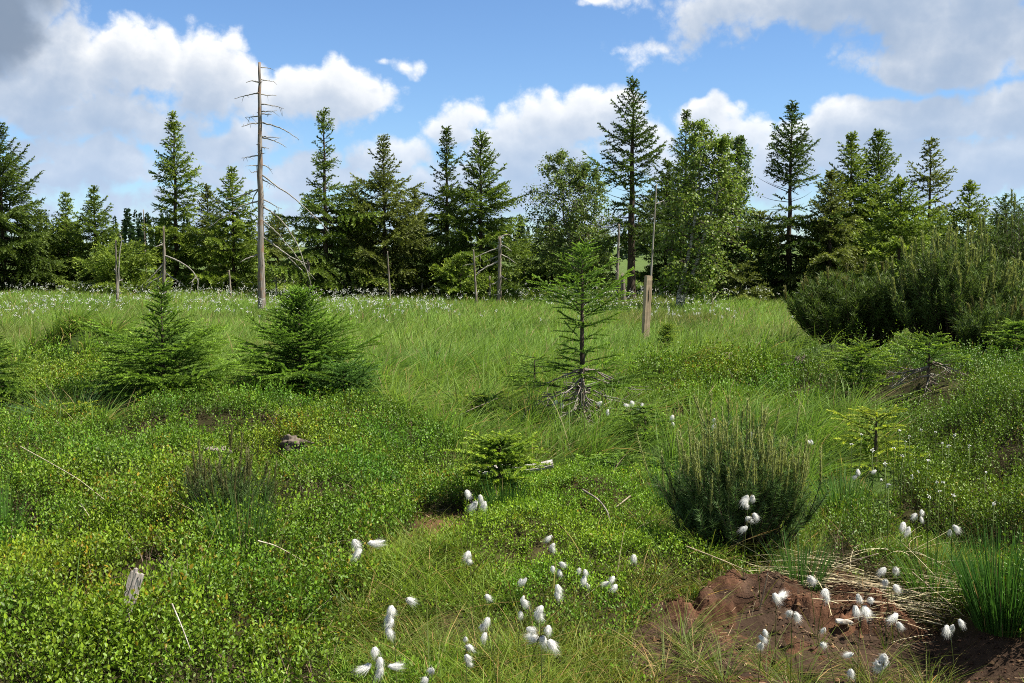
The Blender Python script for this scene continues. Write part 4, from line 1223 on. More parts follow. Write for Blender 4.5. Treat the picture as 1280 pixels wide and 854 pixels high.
def chunk(name, label, cat, px, py, size, rot, col, mat, off=0.0, knots=0, seed=0, group=None, rough=.12, up=0.0):
    """a gnarled lump of wood or stone: a noisy ellipsoid of the given half axes"""
    x, y, z = hit(px, py, off); z = float(hgt(x, y)) + off + up
    nu, nv = 26, 18
    u, v = np.meshgrid(np.linspace(0, 2 * PI, nu, endpoint=False), np.linspace(-PI / 2, PI / 2, nv))
    X = np.cos(u) * np.cos(v); Y = np.sin(u) * np.cos(v); Z = np.sin(v)
    e = .7
    X, Y, Z = [np.sign(q) * np.abs(q) ** e for q in (X, Y, Z)]
    nz = 1 + rough * (fbm(X * 2.3 + seed, Y * 2.3 + Z * 3.1, 3, 600 + seed) - .5) * 4
    Pn = np.stack([X * size[0] * nz, Y * size[1] * nz, Z * size[2] * nz], -1).reshape(-1, 3)
    idx = np.arange(nu * nv).reshape(nv, nu); a = idx[:-1]; b = np.roll(a, -1, 1); c = np.roll(idx[1:], -1, 1); d = idx[1:]
    F = np.concatenate([np.stack([a, b, c], -1).reshape(-1, 3), np.stack([a, c, d], -1).reshape(-1, 3)])
    mb = MB(); mb.add(Pn, F, np.clip(np.array(col) * (.6 + .8 * fbm(Pn[:, 0:1] * 25, Pn[:, 2:3] * 25, 3, 5)), .01, 1))
    for _ in range(knots):
        aa = random.uniform(0, 2 * PI); o = np.array([math.cos(aa), math.sin(aa), random.uniform(-.4, .6)]); s = np.linspace(0, 1, 5)[:, None]
        q = o * np.array(size) * .7 + o * s * random.uniform(.6, 1.6) * max(size) + np.array([0, 0, -1]) * s ** 2 * .5 * max(size)
        tubes(mb, q + RNG.normal(size=q.shape) * .004, np.linspace(size[2] * .35, .004, 5), np.array(col) * .9, 6)
    ob = mb.obj(name, [mat]); ob.location = (x, y, z); ob.rotation_euler = rot
    return tag(ob, label, cat, group)


chunk('rotten_stump', 'gnarled grey brown rotten stump with roots among the bilberries', 'stump', 366, 556, (.085, .06, .06), (0, .2, .3), (.17, .14, .115), M_DEAD, .13, 6, 1, None, .3)
chunk('flat_stone', 'flat grey stone peeping out of the left bilberries', 'stone', 272, 563, (.10, .08, .025), (0, .1, .4), (.30, .26, .23), M_STONE, .14, 0, 2)
chunk('rotten_stump', 'old grey stump before the dwarf pines at the edge of the bilberry mound', 'stump', 998, 462, (.10, .08, .13), (.1, .1, 0), (.20, .165, .135), M_DEAD, .10, 5, 3, None, .3)
chunk('grey_log', 'weathered grey log end lying in the far left meadow', 'log', 86, 403, (.20, .05, .05), (0, .05, .15), (.36, .33, .30), M_DEAD, .06, 0, 4)
chunk('grey_log', 'small decaying grey wood lump in the grass left of the post spruce', 'log', 905, 448, (.14, .10, .08), (0, 0, .5), (.24, .19, .15), M_DEAD, .1, 3, 5)
chunk('wood_chip', 'broken pale wood chip lying on top of the bare peat', 'wood chip', 1055, 778, (.045, .014, .012), (0, .2, .3), (.62, .58, .52), M_DEAD, .06, 0, 6)  # a chip of pale wood resting on the peat
# squared white log under the flat topped little spruce
x, y, z = hit(645, 588, .12)
mb = MB(); L = 95 / px_per_m(y)
s = np.linspace(0, 1, 14); q = np.stack([(s - .5) * L, .03 * np.sin(s * 3), .012 * np.sin(s * 7)], 1)
tubes(mb, q, .028 * (1 + .12 * RNG.normal(size=14) * .5), (.60, .57, .53), 7)
for k in range(7):
    a = rnd(0, 2 * PI); tubes(mb, q + np.array([0, math.cos(a) * .026, math.sin(a) * .026]), np.full(14, .006) * np.linspace(.4, 1, 14), (.66, .63, .58), 4)
o = mb.obj('fallen_branch', [M_DEAD], flat=True); o.location = (x, y, z + .01); o.rotation_euler = (0, -.08, .12)
tag(o, 'bleached white split branch lying under the small flat topped spruce', 'branch')
# the plank fragment
x, y, z = hit(153, 775, .10); z = float(hgt(x, y))
mb = MB()
for i in range(5):
    w = .010 + .004 * random.random(); h = .18 + random.uniform(-.03, .015); mbx = MB(); bevel_box(mbx, w, .016, h, np.array([.46, .42, .39]) * random.uniform(.8, 1.1), (.012, .01), .0015, 8)
    V, F, C, _ = mbx.arrays(); V[:, 0] += (i - 2) * .0095; V[:, 1] += random.uniform(-.003, .003); mb.add(V, F, C)
o = mb.obj('wood_splinter', [M_DEAD], flat=True); o.location = (x, y, z + .09); o.rotation_euler = (-.25, .12, -.2)
tag(o, 'grey splintered board end sticking up from the bilberries at lower left', 'board')


def stick(label, pts, w, col, off=.2, name='dry_stem', cat='stem', mat=None):
    Q = []
    for i, p in enumerate(pts):
        o_ = off if len(p) < 3 else p[2]
        Q.append(hit(p[0], p[1], o_))
    Q = np.array(Q); n = len(Q); s = np.linspace(0, n - 1, n * 5); C = np.stack([np.interp(s, range(n), Q[:, c]) for c in range(3)], 1)
    for _ in range(4):
        C[1:-1] = (C[:-2] + 2 * C[1:-1] + C[2:]) / 4
    mb = MB(); tubes(mb, C - C[0], w * np.linspace(1, .5, len(C)), col, 5)
    o = mb.obj(name, [mat or M_DEAD]); o.location = C[0]
    return tag(o, label, cat)


stick('long pale dry grass stem lying across the left bilberries', [(25, 558, .24), (60, 577, .25), (100, 600, .24), (132, 626, .2)], .0035, (.62, .55, .38))
stick('short pale dry stem below the long stem in the left bilberries', [(101, 630, .2), (112, 646, .17)], .004, (.66, .60, .46))
stick('curved grey stick standing in the moss right of the middle', [(728, 612, .2), (748, 624, .16), (760, 640, .1), (764, 662, .02)], .006, (.35, .32, .28), name='curved_stick', cat='stick')
stick('short pale twig in the moss right of the curved stick', [(788, 620, .12), (770, 634, .08)], .005, (.55, .47, .36), name='curved_stick', cat='stick')
stick('long straw stalk lying from the tuft to the bare peat', [(858, 683, .12), (895, 697, .12), (940, 716, .1)], .004, (.62, .52, .34))
stick('yellow dry stalk leaning over the middle sward', [(580, 728, .05), (605, 700, .18), (630, 668, .32)], .003, (.55, .42, .16))
stick('pale stalk leaning upright against the peat edge', [(950, 760, .01), (956, 735, .12), (960, 716, .2)], .004, (.66, .58, .42))
stick('pale twig curving over the bilberries at lower left of the middle', [(215, 755, .2), (228, 785, .18), (238, 812, .15)], .003, (.6, .56, .5))
stick('thin straw stalk lying at the right edge of the sward left of the peat', [(1040, 712, .14), (1070, 700, .2), (1098, 692, .26)], .004, (.60, .50, .36))
stick('bent straw stalks tip at the left of the rush by the right edge', [(1140, 715, .22), (1170, 740, .16), (1205, 770, .05)], .003, (.58, .50, .34))
stick('pale stem lying in the bilberries left of the middle', [(322, 676, .2), (345, 682, .18), (380, 702, .14)], .0035, (.62, .55, .42))
stick('bent grey twig by the tiny yellow branch spruce', [(572, 520, .2), (598, 508, .3), (622, 498, .36)], .008, (.30, .25, .2), name='curved_stick', cat='stick')


# ------------------------------------------------------------------ young spruces of the bog
GY = 'young spruces scattered over the bog'
NEAR = dict(needle=(.024, .0075), twig_gap=.075, step=.0013, gap=.10, nb=7, col=(.055, .105, .018), tipcol=(.23, .34, .045), tipfrac=.6, droop=.5, trunk_r=.022, barkcol=(.11, .085, .065), leader=1.5, rag=.42, twl=.62, lum=1.9, deadcol=(.30, .275, .245))


def near_spruce(label, px, base, top, halfw, **kw):
    o = dict(NEAR); o.update(kw)
    return place_spruce('young_spruce', label, px, base, top, halfw / 1.52 * 1.45, GY, **o)


near_spruce('open young spruce with long leader and grey dead lower twigs in the middle', 727, 537, 305, 80, cb=.24, power=.62, gap=.135, nb=5, twig_gap=.08, lum=1.9, holes=((.22, .40, .95, .5), (.40, .54, .62, .55)), deadlow=44, up=(.85, -.05), trunk_r=.036, side_bias=(0.0, .15), leader=2)
near_spruce('bushy young spruce with a thin bare leader at left', 205, 508, 352, 80, cb=.02, power=.85, gap=.08, up=(.9, .15), holes=((.56, .8, .7, .55), (.8, 1, .8, .6)), leader=.6, rag=.36)
near_spruce('dense young spruce below the tall bare snag', 376, 508, 362, 70, rag=.3, cb=.02, power=.72, gap=.075, up=(1.0, .1), side_bias=(0.0, .15), col=(.05, .10, .018), tipcol=(.21, .32, .045))
near_spruce('low dark green spruce bush at the right foot of the dense young spruce', 430, 510, 458, 36, cb=.02, power=.4, gap=.06, up=(.8, .2), col=(.045, .095, .024), tipcol=(.12, .21, .045))
near_spruce('young spruce cut by the left edge of the picture', -8, 500, 418, 50, cb=.02, power=.8, gap=.075, tipcol=(.20, .27, .04))
near_spruce('small flat topped yellow green spruce above the white branch', 625, 622, 545, 50, cb=.30, power=.25, gap=.05, up=(.5, .15), nb=8, tipcol=(.27, .34, .04), col=(.07, .12, .02), holes=((.0, .45, .5, .4),), leader=.5)
near_spruce('yellow green young spruce before the dwarf pines', 1076, 494, 428, 40, cb=.2, power=.5, gap=.065, up=(.6, .1), tipcol=(.26, .34, .045), col=(.06, .11, .02), nb=5)
near_spruce('half bare young spruce with grey twigs and one sided crown before dwarf pines', 1160, 487, 420, 46, cb=.42, power=.35, gap=.06, up=(.5, .2), tipcol=(.24, .32, .045), deadlow=13, col=(.06, .11, .02), nb=5, holes=((.3, .75, .9, .5),))
near_spruce('tiny bright yellow spruce in the grass right of the foreground pine', 1094, 585, 512, 42, cb=.2, power=.4, gap=.085, up=(.5, .05), tipcol=(.36, .40, .05), col=(.11, .15, .025), nb=4)
near_spruce('tiny spruce beside the foot of the wooden post', 834, 449, 405, 17, cb=.05, power=.6, gap=.06, up=(.8, .2), tipcol=(.25, .28, .04), step=.003)
near_spruce('creeping spruce boughs low in the grass right of the middle young spruce', 806, 555, 505, 36, cb=.02, power=.3, gap=.085, up=(.25, -.05), nb=5, tipcol=(.21, .31, .045), rag=.5)
near_spruce('low creeping spruce mat between the white branch and the foreground pine', 770, 603, 566, 44, cb=.02, power=.25, gap=.055, up=(.2, .0), nb=6, tipcol=(.21, .31, .04), rag=.5)
near_spruce('small creeping spruce just left of the foreground pine', 822, 606, 572, 30, cb=.02, power=.25, gap=.055, up=(.2, .0), nb=5, tipcol=(.19, .25, .035), rag=.5)
near_spruce('tiny yellow spruce seedling in the bilberries at left', 100, 535, 498, 13, cb=.2, power=.4, gap=.06, up=(.4, -.1), tipcol=(.36, .40, .05), nb=4)
near_spruce('bent yellowing little spruce on the grassy rim left of the middle', 606, 533, 491, 34, cb=.4, power=.3, gap=.055, up=(.3, -.2), tipcol=(.30, .33, .045), nb=4, deadlow=10, rag=.5)
near_spruce('small yellow green spruce among the dwarf pines at the right edge', 1268, 450, 400, 30, cb=.2, power=.4, gap=.07, up=(.5, .1), tipcol=(.22, .30, .045), nb=5)
near_spruce('low spreading spruce bough left of the middle young spruce', 668, 500, 440, 40, cb=.3, power=.3, gap=.10, up=(.25, -.1), nb=4, rag=.5)


# ------------------------------------------------------------------ dwarf mountain pines
def mugo(label, px, base, top, halfw, n, per, need=(.042, .0026), col=(.034, .064, .024), candle=.4, candlecol=(.20, .20, .085), shoot_r=1.0, depth=None, flat=.55, group='dwarf mountain pines of the bog', clen=(.06, .16), side=5, shoot=.16):
    if depth:
        d = ray(px, base); x, y = d[0] * depth, depth; z = float(hgt(x, y))
    else:
        x, y, z = hit(px, base); z = float(hgt(x, y))
    H = height_to(x, y, z, top); R = halfw / px_per_m(y)
    st = []; sr = []; P_all = []; D_all = []; C_all = []; L_all = []; cp = []; cr_ = []; nP = []; nD = []; nC = []
    for i in range(n):
        a = random.uniform(0, 2 * PI); u = random.random(); r = R * math.sqrt(u) * random.uniform(.85, 1.1)
        inner = random.random() ** .6
        zt = H * (1 - (r / R) ** 2 * flat) * (.5 + .48 * inner)
        tip = np.array([math.cos(a) * r, math.sin(a) * r * .85, zt]); b = tip * np.array([.25, .25, 0]) + np.array([0, 0, .02])
        c = np.array([tip[0] * random.uniform(.55, .95), tip[1] * random.uniform(.55, .95), zt * random.uniform(.35, .6)])
        s = np.linspace(0, 1, 8)[:, None]
        q = b * (1 - s) ** 2 + 2 * c * s * (1 - s) + tip * s ** 2
        st.append(q); sr.append((.004 + .006 * H) * (1.1 - s[:, 0] * .75))
        shoots = [(q[5], q[7] + (q[7] - q[6]) * 1.2)]
        for _ in range(side):
            k = random.uniform(2.6, 6.8); i0 = int(k); p0 = q[i0] + (q[min(i0 + 1, 7)] - q[i0]) * (k - i0)
            o = nrm(np.array([random.gauss(0, 1), random.gauss(0, 1), 0.0]) + tip * np.array([.8, .8, 0]) / max(R, .1)); dd = nrm(o * random.uniform(.5, 1.1) + np.array([0, 0, 1.0]))
            shoots.append((p0, p0 + dd * shoot * random.uniform(.6, 1.25)))
        for (p0, p1) in shoots:
            v = RNG.random(per); tg = nrm(p1 - p0)
            sw = np.array([0, 0, .25]) * np.linalg.norm(p1 - p0)          # the shoots turn upward
            p = p0 + (p1 - p0) * v[:, None] + sw * (v ** 2)[:, None]
            tgv = nrm(np.tile(tg, (per, 1)) + np.array([0, 0, .5]) * v[:, None])
            d = nrm(tgv * rnd(.5, 1.0, (per, 1)) + perp(tgv) * rnd(.55, 1.0, (per, 1)))
            P_all.append(p); D_all.append(d); L_all.append(need[0] * rnd(.7, 1.15, per)); C_all.append(np.array(col) * random.uniform(.75, 1.25) * rnd(.6, 1.5, (per, 1)))
            w = np.linspace(0, 1, 8)[:, None]; st.append(p0 + (p1 - p0) * w + sw * w ** 2); sr.append((.002 + .002 * H) * (1 - w[:, 0] * .6))
            end = p1 + sw
            if random.random() < candle * (.25 + .9 * max(0, end[2] / H - .3)):
                for _ in range(random.choice((1, 1, 2))):
                    ln = random.uniform(*clen) * (1 if H < 1.2 else 1.5); dd = nrm(tg * .35 + np.array([random.gauss(0, .10), random.gauss(0, .10), 1.0])); k = 100
                    cp.append(np.stack([end, end + dd * ln * .5, end + dd * ln])); cr_.append(np.array([.004, .0035, .0025]) * (1 if H < 1.2 else 1.8))
                    v = RNG.random(k); pp = end + dd * (v * ln)[:, None]; pd = nrm(dd * .9 + perp(np.tile(dd, (k, 1))) * .6)
                    nP.append(pp); nD.append(pd); nC.append(np.array(candlecol) * rnd(.7, 1.3, (k, 1)))
    t = thing('dwarf_pine', label, 'pine', (x, y, z - .03), group)
    mb = MB(); tubes(mb, np.array(st), np.array(sr), (.10, .075, .055), 4, 0, cap=False); mb.obj('stems', [M_BARK], t)
    mb = MB(); blades(mb, np.concatenate(P_all), np.concatenate(D_all), np.concatenate(L_all), need[1], np.concatenate(C_all)); mb.obj('needles', [M_NEEDLE], t)
    if cp:
        mb = MB(); tubes(mb, np.array(cp), np.array(cr_), np.array(candlecol) * .8, 4, 0)
        blades(mb, np.concatenate(nP), np.concatenate(nD), need[0] * .5, need[1] * 1.15, np.concatenate(nC)); mb.obj('candle_shoots', [M_NEEDLE], t)
    return t


mugo('green dwarf pine with pale upright candles in the right foreground', 922, 690, 548, 90, 80, 110, need=(.045, .0036), candle=.5, col=(.095, .165, .055), candlecol=(.30, .34, .12), flat=.5, clen=(.08, .22))
mugo('small thin dwarf pine among the bilberries at left', 282, 668, 590, 66, 22, 80, need=(.042, .0032), candle=.4, col=(.085, .135, .042), side=4, shoot=.14, candlecol=(.15, .15, .06), flat=.3)
far_need = (.085, .011)
FP = dict(side=6, shoot=.30)
mugo('dark rounded dwarf pine at the left of the pine thicket', 1066, 462, 350, 74, 130, 60, far_need, (.085, .135, .028), .06, depth=14.6, flat=.35, **FP)
mugo('dwarf pine thicket centre full of pale candle shoots', 1190, 470, 318, 80, 160, 60, far_need, (.11, .17, .042), .30, (.29, .33, .12), depth=13.8, flat=.4, clen=(.08, .18), **FP)
mugo('tall dark dwarf pine cut by the right edge behind the candle shoots', 1276, 466, 282, 88, 170, 60, far_need, (.08, .13, .03), .10, (.24, .29, .10), depth=14.8, flat=.35, **FP)
mugo('low dark dwarf pine at the right edge below the thicket', 1250, 488, 395, 56, 60, 60, far_need, (.09, .145, .034), .1, depth=12.9, flat=.4, **FP)


# ------------------------------------------------------------------ rush tufts
def rush(label, px, base, top, halfw, n, col=(.050, .130, .026), sag=.22, tipc=1.25, w=.0042, name='rush_tuft', spread=.35, brown=.04):
    x, y, z = hit(px, base); z = float(hgt(x, y)); H = height_to(x, y, z, top); R = halfw / px_per_m(y)
    a = rnd(0, 2 * PI, n); r = np.sqrt(RNG.random(n)) * R * .45
    P = np.stack([np.cos(a) * r, np.sin(a) * r, np.zeros(n)], 1)
    D = nrm(np.stack([np.cos(a) * spread * (r / R * 2.2) + rnd(-.1, .1, n), np.sin(a) * spread * (r / R * 2.2) + rnd(-.1, .1, n), np.ones(n)], 1))
    mb = MB(); c = jitter(col, n, .3); bw = RNG.random(n) < brown; c[bw] = jitter((.30, .22, .12), int(bw.sum()), .2)
    strips(mb, P, D, bend(D, n, sag), H * rnd(.55, 1.08, n), w, c, 5, tip=c * tipc)
    o = mb.obj(name, [M_GRASS]); o.location = (x, y, z - .02)
    return tag(o, label, 'rush', 'rush and grass tufts')


rush('tall dense dark green rush tuft at the right edge', 1252, 782, 640, 70, 520, sag=.2)
rush('short rush tuft between the foreground pine and the bare peat', 1002, 742, 652, 46, 240, (.065, .145, .04))
rush('upright rush tuft in front of the small left dwarf pine', 305, 704, 590, 62, 170, (.075, .165, .034), sag=.12, spread=.3)
rush('grey green drooping grass tuft left of the bushy young spruce', 95, 528, 452, 70, 420, (.085, .165, .055), sag=.9, spread=1.2, w=.006, brown=.08)
rush('narrow rush tuft at the left edge', 4, 680, 568, 34, 90, (.075, .160, .03), sag=.12)
rush('rush tuft at the left foot of the foreground pine', 842, 640, 552, 40, 150, (.060, .140, .034), sag=.2)
rush('dark rush tuft under the small flat topped spruce', 628, 640, 588, 50, 200, (.045, .11, .022), sag=.3)
rush('arching green sedge tuft in the middle of the hollow', 545, 470, 408, 80, 620, (.085, .190, .036), sag=1.0, spread=1.3, w=.008)
rush('dark grass tuft behind the foreground pine', 935, 556, 492, 44, 220, (.060, .140, .034), sag=.35, w=.005)
rush('upright grass tuft right of the foreground pine', 1055, 640, 560, 55, 240, (.085, .180, .04), sag=.5)
rush('loose grass tuft on the left side of the rush at the right edge', 1165, 742, 650, 60, 240, (.080, .165, .035), sag=.5, spread=.6)


# ------------------------------------------------------------------ cottongrass
def cotton_head(seed):
    """a drooping tuft of white hairs, about one unit long, hanging from the origin"""
    r = np.random.default_rng(seed); mb = MB()
    # soft core
    nv = 8; t = np.linspace(0, 1, nv); bow = np.array([r.normal() * .28, r.normal() * .28, 0])
    ax = bow * (t ** 2)[:, None] + np.stack([t * 0, t * 0, -.72 * t], 1)
    wide = r.uniform(.8, 1.25)
    tubes(mb, ax, (.11 * np.sin(np.clip(t * .93 + .05, 0, 1) * PI) ** .7 * (.7 + .45 * t)) * wide, (.92, .92, .90), 12)
    # silky hairs, all from the top, flaring towards the loose lower end
    n = 800
    a = r.uniform(0, 2 * PI, n); th = np.sqrt(r.random(n)) * .72 * wide
    o = np.stack([np.cos(a), np.sin(a), np.zeros(n)], 1)
    D = nrm(o * np.sin(th)[:, None] + np.array([0, 0, -1.0]) * np.cos(th)[:, None])
    P = o * (r.random(n) * .16)[:, None] + np.array([0, 0, -.02]) - D * .02
    L = r.uniform(.45, 1.12, n) * (1 - .25 * (th / .5) ** 2)
    B = -o * (th * .30)[:, None] + bow * .9 + r.normal(size=(n, 3)) * .17
    S = nrm(np.cross(o + r.normal(size=(n, 3)) * .08, np.array([0, 0, 1.0])))
    strips(mb, P, D, B, L, .017, np.array([.92, .92, .90]) * r.uniform(.94, 1.04, (n, 1)), 4, 0, S)
    # scaly brown cup
    b = np.zeros((14, 3)); a = r.uniform(0, 2 * PI, 14); d = nrm(np.stack([np.cos(a) * .45, np.sin(a) * .45, -np.ones(14)], 1))
    blades(mb, b, d, .22, .07, (.16, .09, .05), 0)
    return mb.mesh('cotton_head', [M_COTTON])


HEADS = [cotton_head(50 + i) for i in range(7)]


def cotton(label, px, py, heads, h=.34, group='white cottongrass in the foreground'):
    """heads: (dx, dy, length in px) offsets from (px, py), the stem tip"""
    x, y, z = hit(px, py, h); g0 = float(peat_z(np.array([x]), np.array([y]))[0]); m = px_per_m(y)
    dx = random.uniform(-.07, .07); dy = random.uniform(-.05, .05)
    t = thing('cottongrass', label, 'cottongrass', (x + dx, y + dy, g0 - .01), group)
    top = np.array([-dx, -dy, z - g0 + .02])
    s = np.linspace(0, 1, 8)[:, None]
    q = np.array([[0, 0, 0]]) + top * np.array([[1, 1, 0]]) * s ** 1.7 + np.array([[0, 0, top[2]]]) * s
    mb = MB(); tubes(mb, q, np.linspace(.0019, .0012, 8), (.13, .16, .05), 5)
    n = 5; a = rnd(0, 2 * PI, n); D = nrm(np.stack([np.cos(a) * .35, np.sin(a) * .35, np.ones(n)], 1)); c0 = jitter((.11, .16, .04), n, .3)
    strips(mb, np.zeros((n, 3)), D, bend(D, n, .4), rnd(.12, .26, n), .003, c0, 4, tip=c0 * np.array([2, .9, .7]))
    ends = []
    for (hx, hy, ln) in heads:
        e = top + np.array([hx / m, random.uniform(-.015, .015), -hy / m + ln / m * .35])
        mid = (top + e) / 2 + np.array([0, 0, .35 * np.linalg.norm(e - top) + .004])
        tubes(mb, np.stack([top, mid, e]), np.array([.0012, .001, .0009]), (.20, .17, .07), 4)
        ends.append((e, ln / m))
    mb.obj('stem', [M_GRASS], t)
    for (e, L) in ends:
        o = link('cotton_head', random.choice(HEADS), t); o.location = e
        tilt = (e - top)[0]
        o.rotation_euler = (random.uniform(-.8, .5), random.uniform(-.6, .6) - np.clip(tilt * 18, -1.2, 1.2), random.uniform(0, 6.28)); o.rotation_mode = 'XYZ'
        L *= .93; o.scale = (L * random.uniform(.85, 1.1), L * random.uniform(.85, 1.1), L * random.uniform(.95, 1.15))
    return t


plants = [
    (452, 688, [(-9, -4, 18), (10, -3, 18), (-2, 8, 19)], .42, 'three plump white heads standing alone at the left over the sward'),
    (583, 620, [(0, 0, 15)], .36, 'single white head just left of a triple head by the bare brown patch'),
    (600, 630, [(0, -4, 13), (-5, 4, 14), (6, 5, 14)], .36, 'close triple white head below the small flat topped spruce'),
    (492, 768, [(-3, -3, 17), (-6, 10, 17), (-2, 16, 17), (-8, 26, 17), (17, -10, 17)], .36, 'tall column of white tufts with one tuft blown aside to the right'),
    (471, 832, [(-4, -12, 17), (4, 0, 19), (-10, 10, 19), (6, 12, 20), (16, 8, 17)], .34, 'biggest white cluster at the bottom edge of the picture'),
    (586, 697, [(0, 0, 16), (-2, 9, 11)], .30, 'narrow white head under the yellow stalk'),
    (690, 682, [(0, -5, 11), (3, 4, 11), (-1, 7, 12)], .30, 'small white triple head before the bright low bilberries, topmost there'),
    (697, 712, [(3, -3, 12), (-7, 1, 9), (2, 6, 11)], .28, 'white heads right below the small triple head before the bright bilberries'),
    (654, 731, [(-3, 0, 10), (4, -2, 11)], .26, 'pair of small white heads left of the bright bilberry mound'),
    (653, 757, [(-1, 0, 15), (2, -8, 8)], .26, 'fluffy single white head with a tiny one above, in the brown middle sward'),
    (694, 746, [(2, -8, 15), (0, 4, 14)], .26, 'slim white double tuft hanging in one line in the middle sward'),
    (675, 772, [(3, -4, 18), (-5, 4, 17)], .28, 'double white head above the largest middle cluster'),
    (652, 768, [(-2, 2, 12)], .22, 'ragged small white head left of the double head in the middle sward'),
    (607, 750, [(0, 0, 12)], .28, 'small round white head alone between two larger groups of the middle'),
    (606, 786, [(5, -7, 15), (-4, 3, 15), (1, 12, 14)], .30, 'three white heads in a bent chain at the middle bottom'),
    (583, 815, [(-1, -12, 9), (2, 0, 17), (-1, 12, 16), (2, 22, 11)], .28, 'hanging white tufts left of the bottom middle, in a vertical chain'),
    (674, 800, [(-16, -6, 17), (-7, -6, 16), (12, -8, 18), (-3, 10, 20), (12, 10, 20), (4, 6, 19)], .30, 'largest white cluster of six heads in the middle bottom'),
    (728, 722, [(-3, -5, 10), (3, -3, 11), (2, 6, 13)], .26, 'thin white triple head at the lower rim of the bright bilberries'),
    (766, 733, [(1, -4, 14), (-5, 3, 11), (4, 4, 12)], .26, 'white triple head under the right part of the bright bilberries'),
    (793, 702, [(0, 0, 14)], .24, 'grey white single head on top of the bright bilberry mound'),
    (540, 848, [(1, -3, 14), (-6, 8, 14)], .30, 'half hidden white head at the bottom edge right of the biggest cluster'),
    (936, 627, [(-2, 0, 14), (6, 0, 11), (-2, 9, 9)], .42, 'upper white triple head before the dark foreground pine'),
    (937, 655, [(5, -6, 12), (-3, 0, 13), (-4, 10, 13)], .40, 'lower white triple head before the dark foreground pine'),
    (952, 806, [(2, -14, 12), (-3, -4, 13), (1, 8, 15)], .30, 'white tufts in a chain before the red peat face'),
    (970, 752, [(-3, -2, 17), (3, 3, 18)], .30, 'shaggy white double head at the left top of the bare peat'),
    (990, 772, [(-3, 0, 15), (3, 2, 16)], .26, 'twin white head lying low above the red peat edge'),
    (1011, 728, [(0, 0, 16)], .26, 'round white head in front of the short rush tuft'),
    (1031, 744, [(0, 0, 17), (3, 7, 14)], .26, 'shaggy white head behind the strewn straw, right of the round one'),
    (1077, 762, [(-4, -10, 15), (10, -6, 14), (-8, 4, 17), (4, 6, 20)], .30, 'group of four white heads over the straw in the middle of the peat'),
    (1112, 720, [(-4, -1, 15), (6, -3, 14)], .32, 'upper pair of white heads before the dark bilberry bush'),
    (1111, 734, [(-4, -2, 14), (6, 5, 15)], .28, 'lower pair of white heads before the dark bilberry bush'),
    (1120, 780, [(0, -5, 17), (1, 5, 15)], .28, 'single slim white head over the right end of the straw'),
    (1187, 790, [(-3, 2, 18), (10, -10, 14), (2, -2, 14)], .30, 'three white heads at the right end of the peat'),
    (1065, 824, [(0, 0, 12)], .30, 'small round white head below the red peat face'),
    (1063, 846, [(0, 0, 17)], .30, 'white head at the bottom edge below the small round head'),
    (1104, 836, [(-6, 2, 17), (2, -7, 19), (6, 5, 18), (0, 8, 17)], .30, 'ragged white cluster at the bottom right'),
    (1030, 805, [(2, -12, 10), (-3, 6, 13)], .28, 'greyish thin tuft before the peat, half in shade'),
    (1131, 661, [(-1, 0, 15), (3, 4, 12)], .34, 'white double head in the grass behind the dark bilberry bush'),
    (1147, 648, [(-2, 0, 11), (4, 4, 9), (3, -6, 9)], .34, 'white triple head right of the double head behind the dark bilberry bush'),
    (1190, 663, [(0, 0, 13), (-2, 6, 10)], .36, 'white head alone in the grass left of the right edge rush'),
    (736, 736, [(-2, 0, 8)], .22, 'tiny white head right of the slim double tuft'),
    (700, 505, [(-4, 0, 9), (3, 3, 8)], .30, 'white heads at the left of the twig heap under the middle young spruce'),
    (785, 508, [(-5, 2, 9), (4, -2, 9)], .30, 'white pair right of the middle young spruce trunk'),
    (800, 512, [(-2, 0, 8), (3, -4, 8)], .28, 'white pair farther right of the middle young spruce'),
    (752, 506, [(0, 0, 8)], .28, 'single white head close right of the middle young spruce trunk'),
    (760, 516, [(0, 0, 8)], .24, 'lower single white head right of the middle young spruce trunk'),
    (841, 523, [(0, 0, 8), (0, 9, 6)], .34, 'white head at the upper left of the foreground pine'),
    (893, 530, [(0, -3, 7), (1, 4, 9)], .36, 'white head above the middle of the foreground pine'),
    (942, 544, [(0, 0, 10)], .40, 'white head in the upper needles of the foreground pine'),
    (1010, 555, [(-2, 0, 8), (4, -1, 6)], .32, 'white head right of the foreground pine top'),
    (1072, 592, [(0, 0, 10), (-2, 7, 8)], .26, 'white head under the tiny bright yellow spruce'),
    (1094, 592, [(0, 0, 8)], .26, 'small white head just right below the tiny bright yellow spruce'),
]
for (px, py, hd, h, lab) in plants:
    cotton(lab, px, py, hd, h)


def small_cotton(n, sz, stem):
    mb = MB()
    tubes(mb, np.array([[0, 0, 0], [.01, 0, stem * .5], [0, 0, stem]]), np.array([.003, .003, .003]), (.12, .17, .05), 3)
    P = np.zeros((n, 3)); P[:, 2] = stem; P += RNG.normal(size=(n, 3)) * sz * .28
    D = rdir(n); D[:, 2] -= .35; D = nrm(D)
    leaves(mb, P, D, sz * rnd(.5, .9, n), sz * rnd(.4, .6, n), (.82, .82, .80), 1, None, .3)
    return mb


TINY = [small_cotton(5, .020, .36 + .01 * i).mesh('cottongrass', [M_GRASS, M_COTTON]) for i in range(4)]
SMALL = [small_cotton(6, .036, .36 + .02 * i).mesh('cottongrass', [M_GRASS, M_COTTON]) for i in range(5)]
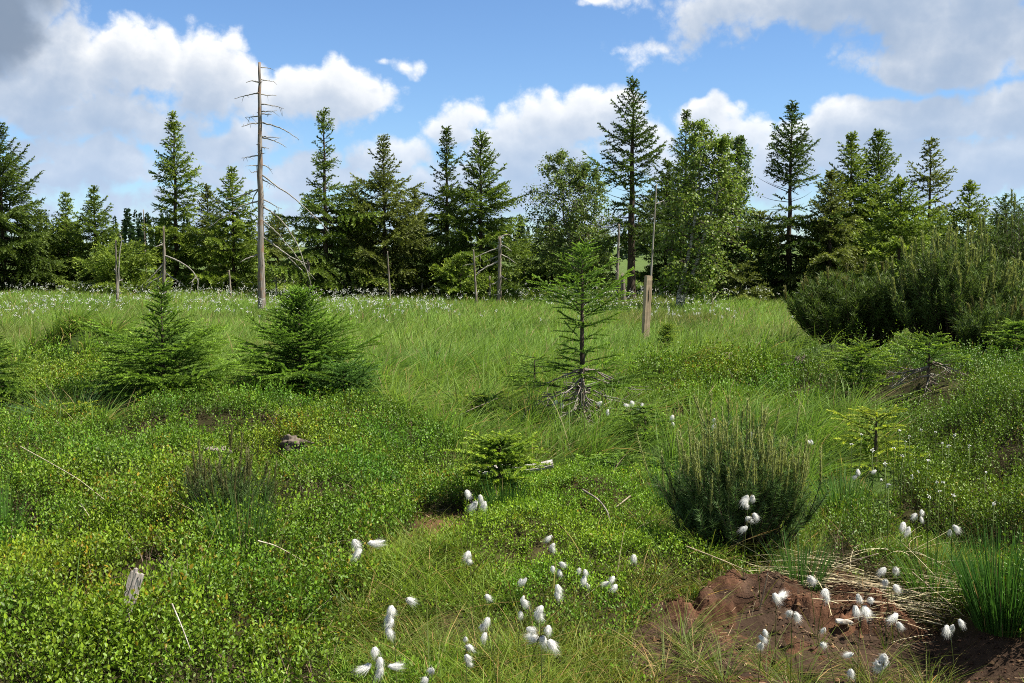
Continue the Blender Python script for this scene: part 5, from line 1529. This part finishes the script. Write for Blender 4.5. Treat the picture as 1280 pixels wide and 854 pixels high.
# the pale heads on the right-hand slope, one object each
slope = [(1106, 577), (1118, 560), (1128, 572), (1137, 548), (1152, 535), (1170, 540), (1178, 556), (1186, 560), (1193, 541), (1160, 575), (1148, 592), (1140, 598), (1172, 600),
         (1180, 603), (1102, 602), (1110, 610), (1162, 617), (1174, 614), (1192, 622), (1212, 560), (1243, 625), (1232, 590), (1125, 540), (1132, 555), (1090, 560), (1065, 555), (1077, 545)]
for i, (px, py) in enumerate(slope):
    x, y, z = hit(px, py, .34)
    o = link('cottongrass', TINY[i % 4]); o.location = (x, y, z - .37); o.rotation_euler = (0, 0, random.uniform(0, 6)); s = random.uniform(.7, 1.2); o.scale = (s, s, 1)
    tag(o, 'small white cottongrass head on the slope beside the right-hand bilberries', 'cottongrass', 'cottongrass dots on the right slope')
# the far meadow: the nearer ones one by one, the rest as one mass
x, y = scatter(4000, 17, 46, lambda y: ((y > 22) * 1.0 + .10) * (24 / y) ** 2.9)
px, py = project(x, y, hgt(x, y) + .4)
dn = fbm(x * .35, y * .16, 3, 511) + .25 * ss(420, 380, py) - .35 * ss(880, 1010, px) - .2 * ss(395, 420, py) - .12 * ((px > 500) & (px < 640) & (py > 390))
k = (region(x, y) == 8) & (dn + rnd(-.12, .12, len(x)) > .645)
x, y = x[k], y[k]; order = np.argsort(y); x, y = x[order], y[order]
z = hgt(x, y)
NI = 215
for i in range(min(NI, len(x))):
    o = link('cottongrass', SMALL[i % 5]); o.location = (x[i], y[i], z[i] + random.uniform(-.04, .10)); o.rotation_euler = (0, 0, random.uniform(0, 6)); s = random.uniform(.5, 1.0); o.scale = (s, s, 1)
    tag(o, 'tiny white cottongrass head dotting the grass of the far meadow', 'cottongrass', 'cottongrass dots in the far meadow')
mb = MB()
for i in range(NI, len(x)):
    n = 5; P = np.array([x[i], y[i], z[i] + .42 + random.uniform(-.05, .12)]) + RNG.normal(size=(n, 3)) * .022; D = nrm(rdir(n) + np.array([0, 0, -.3]))
    L = .027 * rnd(.6, 1.1, n) * random.uniform(.7, 1.4)
    leaves(mb, P, D, L, L * .8, (.82, .82, .80), 0, None, .3)
o = mb.obj('far_cottongrass', [M_COTTON]); o['kind'] = 'stuff'
print('far cotton', len(x))
